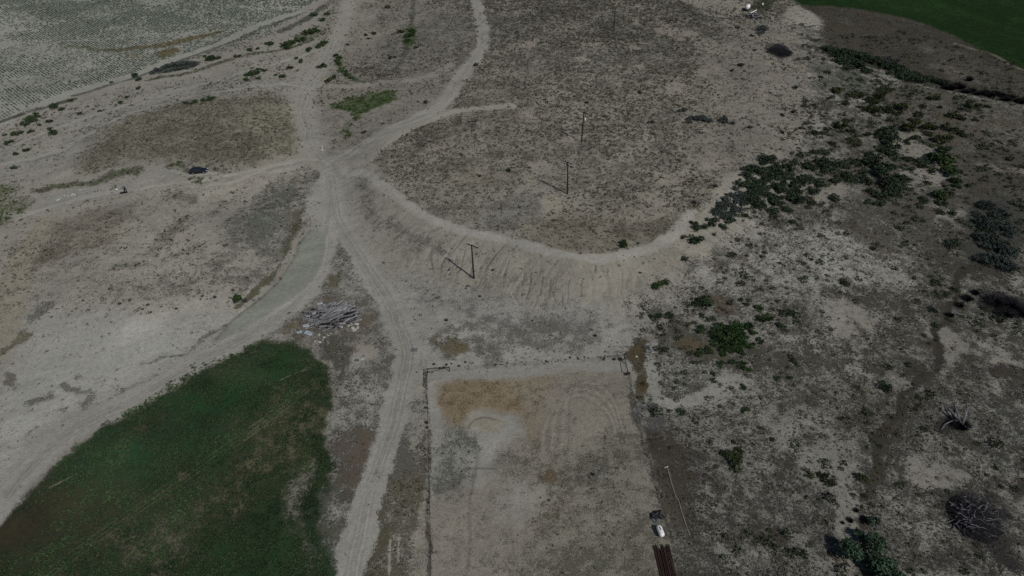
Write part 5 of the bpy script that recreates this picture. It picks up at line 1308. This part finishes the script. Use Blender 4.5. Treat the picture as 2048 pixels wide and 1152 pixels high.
for i, (px, py, sx, sy, rz) in enumerate([(1306, 1040, .7, .35, .5), (1314, 1041, .5, .4, -.4), (1311, 1045.5, .9, .3, -.25)]):
    o = MB().loft([[(-sx / 2, -sy / 2, 0), (-sx / 2, sy / 2, 0), (-sx / 2, sy / 2, .1), (-sx / 2, -sy / 2, .06)], [(0, -sy / 2, .05), (.05, sy * .6, 0), (.05, sy * .6, .2), (0, -sy / 2, .16)], [(sx / 2, -sy * .3, 0), (sx / 2, sy * .4, 0), (sx / 2, sy * .4, .05), (sx / 2, -sy * .3, .09)]]).build('torn_sheet', M_torn)
    o.location = P3(px, py); o.rotation_euler = (0, 0, rz)
    tag(o, 'grey torn sheet scrap between the black tarp and the white oblong tank', 'sheet scrap', 'torn sheets below the black tarp')
M_rust = simple('rusty_pipe', A(42, 30, 28), .75, .2, var=.45, scale=2.5, rnd=.35)
pm = MB()
SEG = 14
pm.tube([(0, 0, 0), (0, -6.5, 0)], .078, SEG, False)
pm.tube([(0, 0, 0), (0, -6.5, 0)], .062, SEG, False)
PIPE = pm.mesh('rusty_pipe', M_rust, True)
a0, a1 = P3(1308, 1094), P3(1338, 1093)
dv = P3(1320, 1150) - P3(1308, 1094)
az = math.atan2(dv.x, -dv.y)
n = 13
for k in range(n):
    f = k / (n - 1)
    o = link('rusty_pipe', PIPE)
    p = a0.lerp(a1, f)
    off = random.uniform(-.25, .25) + (-.35 if k in (4, 5) else .1 if k in (6, 7) else 0)
    o.location = (p.x - math.sin(az) * -off * 0, p.y + off, p.z + .16 + random.uniform(0, .02))
    o.rotation_euler = (0, 0, az + random.gauss(0, .004))
    tag(o, 'rusty brown steel pipe lying in the row at the bottom edge', 'pipe', 'rusty pipes laid side by side')
for k in range(4):
    f = (k + .5) / 4 * .9 + .05
    o = link('rusty_pipe', PIPE); p = a0.lerp(a1, f)
    o.location = (p.x, p.y - .5 - .3 * random.random(), p.z + .31); o.rotation_euler = (0, 0, az + random.gauss(0, .008))
    tag(o, 'rusty brown steel pipe lying on top of the row at the bottom edge', 'pipe', 'rusty pipes on top of the row')
M_beam = simple('timber_bearer', A(60, 52, 44), .9, var=.3)
for t_ in (.8, 4.5):
    p = a0.lerp(a1, .5) + Vector((math.sin(az), -math.cos(az), 0)) * t_
    o = MB().box((0, 0, .02), (2.5, .14, .12), rz=az * .3, bevel=.01).build('timber_bearer', M_beam); o.location = (p.x, p.y, hz(p.x, p.y) + .01)
    tag(o, 'timber bearer under the rusty pipes', 'timber', 'timber bearers under the pipes')
root = empty('bucket', P3(1186, 950), 0, label='small black bucket on the arena sand', cat='bucket')
MB().lathe([(.16, 0), (.2, .36), (.22, .38), (.18, .38), (.16, .32)], (0, 0, 0), 14).build('pail', M_black, root, True)
MB().tube([(.2, 0, .36), (.15, .16, .44), (0, .2, .48), (-.15, .16, .44), (-.2, 0, .36)], .012, 5).build('handle', M_steel, root)
# pallet, ant mounds, sticks
o = MB()
for k in range(6): o.box((-.6 + k * .24, 0, .14), (.14, 1.0, .03))
for y in (-.42, 0, .42): o.box((0, y, .06), (1.4, .09, .12))
o = o.build('pallet', M_board); o.location = P3(829, 700); o.rotation_euler = (0, 0, -.05)
tag(o, 'weathered wooden pallet flat on pale ground above the arena corner', 'pallet')
M_mound = simple('ant_mound_soil', A(74, 68, 60), .95, var=.3, scale=4)
for px, py in ((1714, 649), (1906, 698), (1878, 957), (1651, 387), (1815, 300), (1919, 438), (1850, 352)):
    o = link('ant_mound', rock_mesh(int(px))); o.data.materials.clear(); o.data.materials.append(M_mound)
    o.location = P3(px, py); o.scale = (.6, .5, .45)
    tag(o, 'low brown ant mound in the middle of a round bare clearing', 'ant mound', 'ant mounds in the clearings')
g = random.Random(33)
for i in range(34):
    px, py = g.uniform(1284, 1304), g.uniform(690, 724)
    o = link('bleached_stick', LOGS[i % 6]); o.location = P3(px, py) + Vector((0, 0, .1 + .15 * g.random())); o.scale = (g.uniform(.5, 1.4), .9, .9)
    o.rotation_euler = (0, g.gauss(0, .15), g.uniform(0, 6.28))
    tag(o, 'bleached stick in the small heap on the brown strip right of the arena corner', 'stick', 'sticks of the small heap')
o = MB().tube([(-.9, 0, .08), (.9, .1, .08)], .07, 8).tube([(.9, .1, .08), (1.0, .5, .3)], .06, 8).build('pipe_piece', M_pale); o.location = P3(1283, 543)
tag(o, 'short pale pipe piece lying at the foot of the embankment', 'pipe')
o = link('white_rock', ROCKS[0]); o.location = P3(1273, 713); o.scale = (.25, .25, .3)
tag(o, 'white rock on the brown strip right of the arena corner', 'rock')
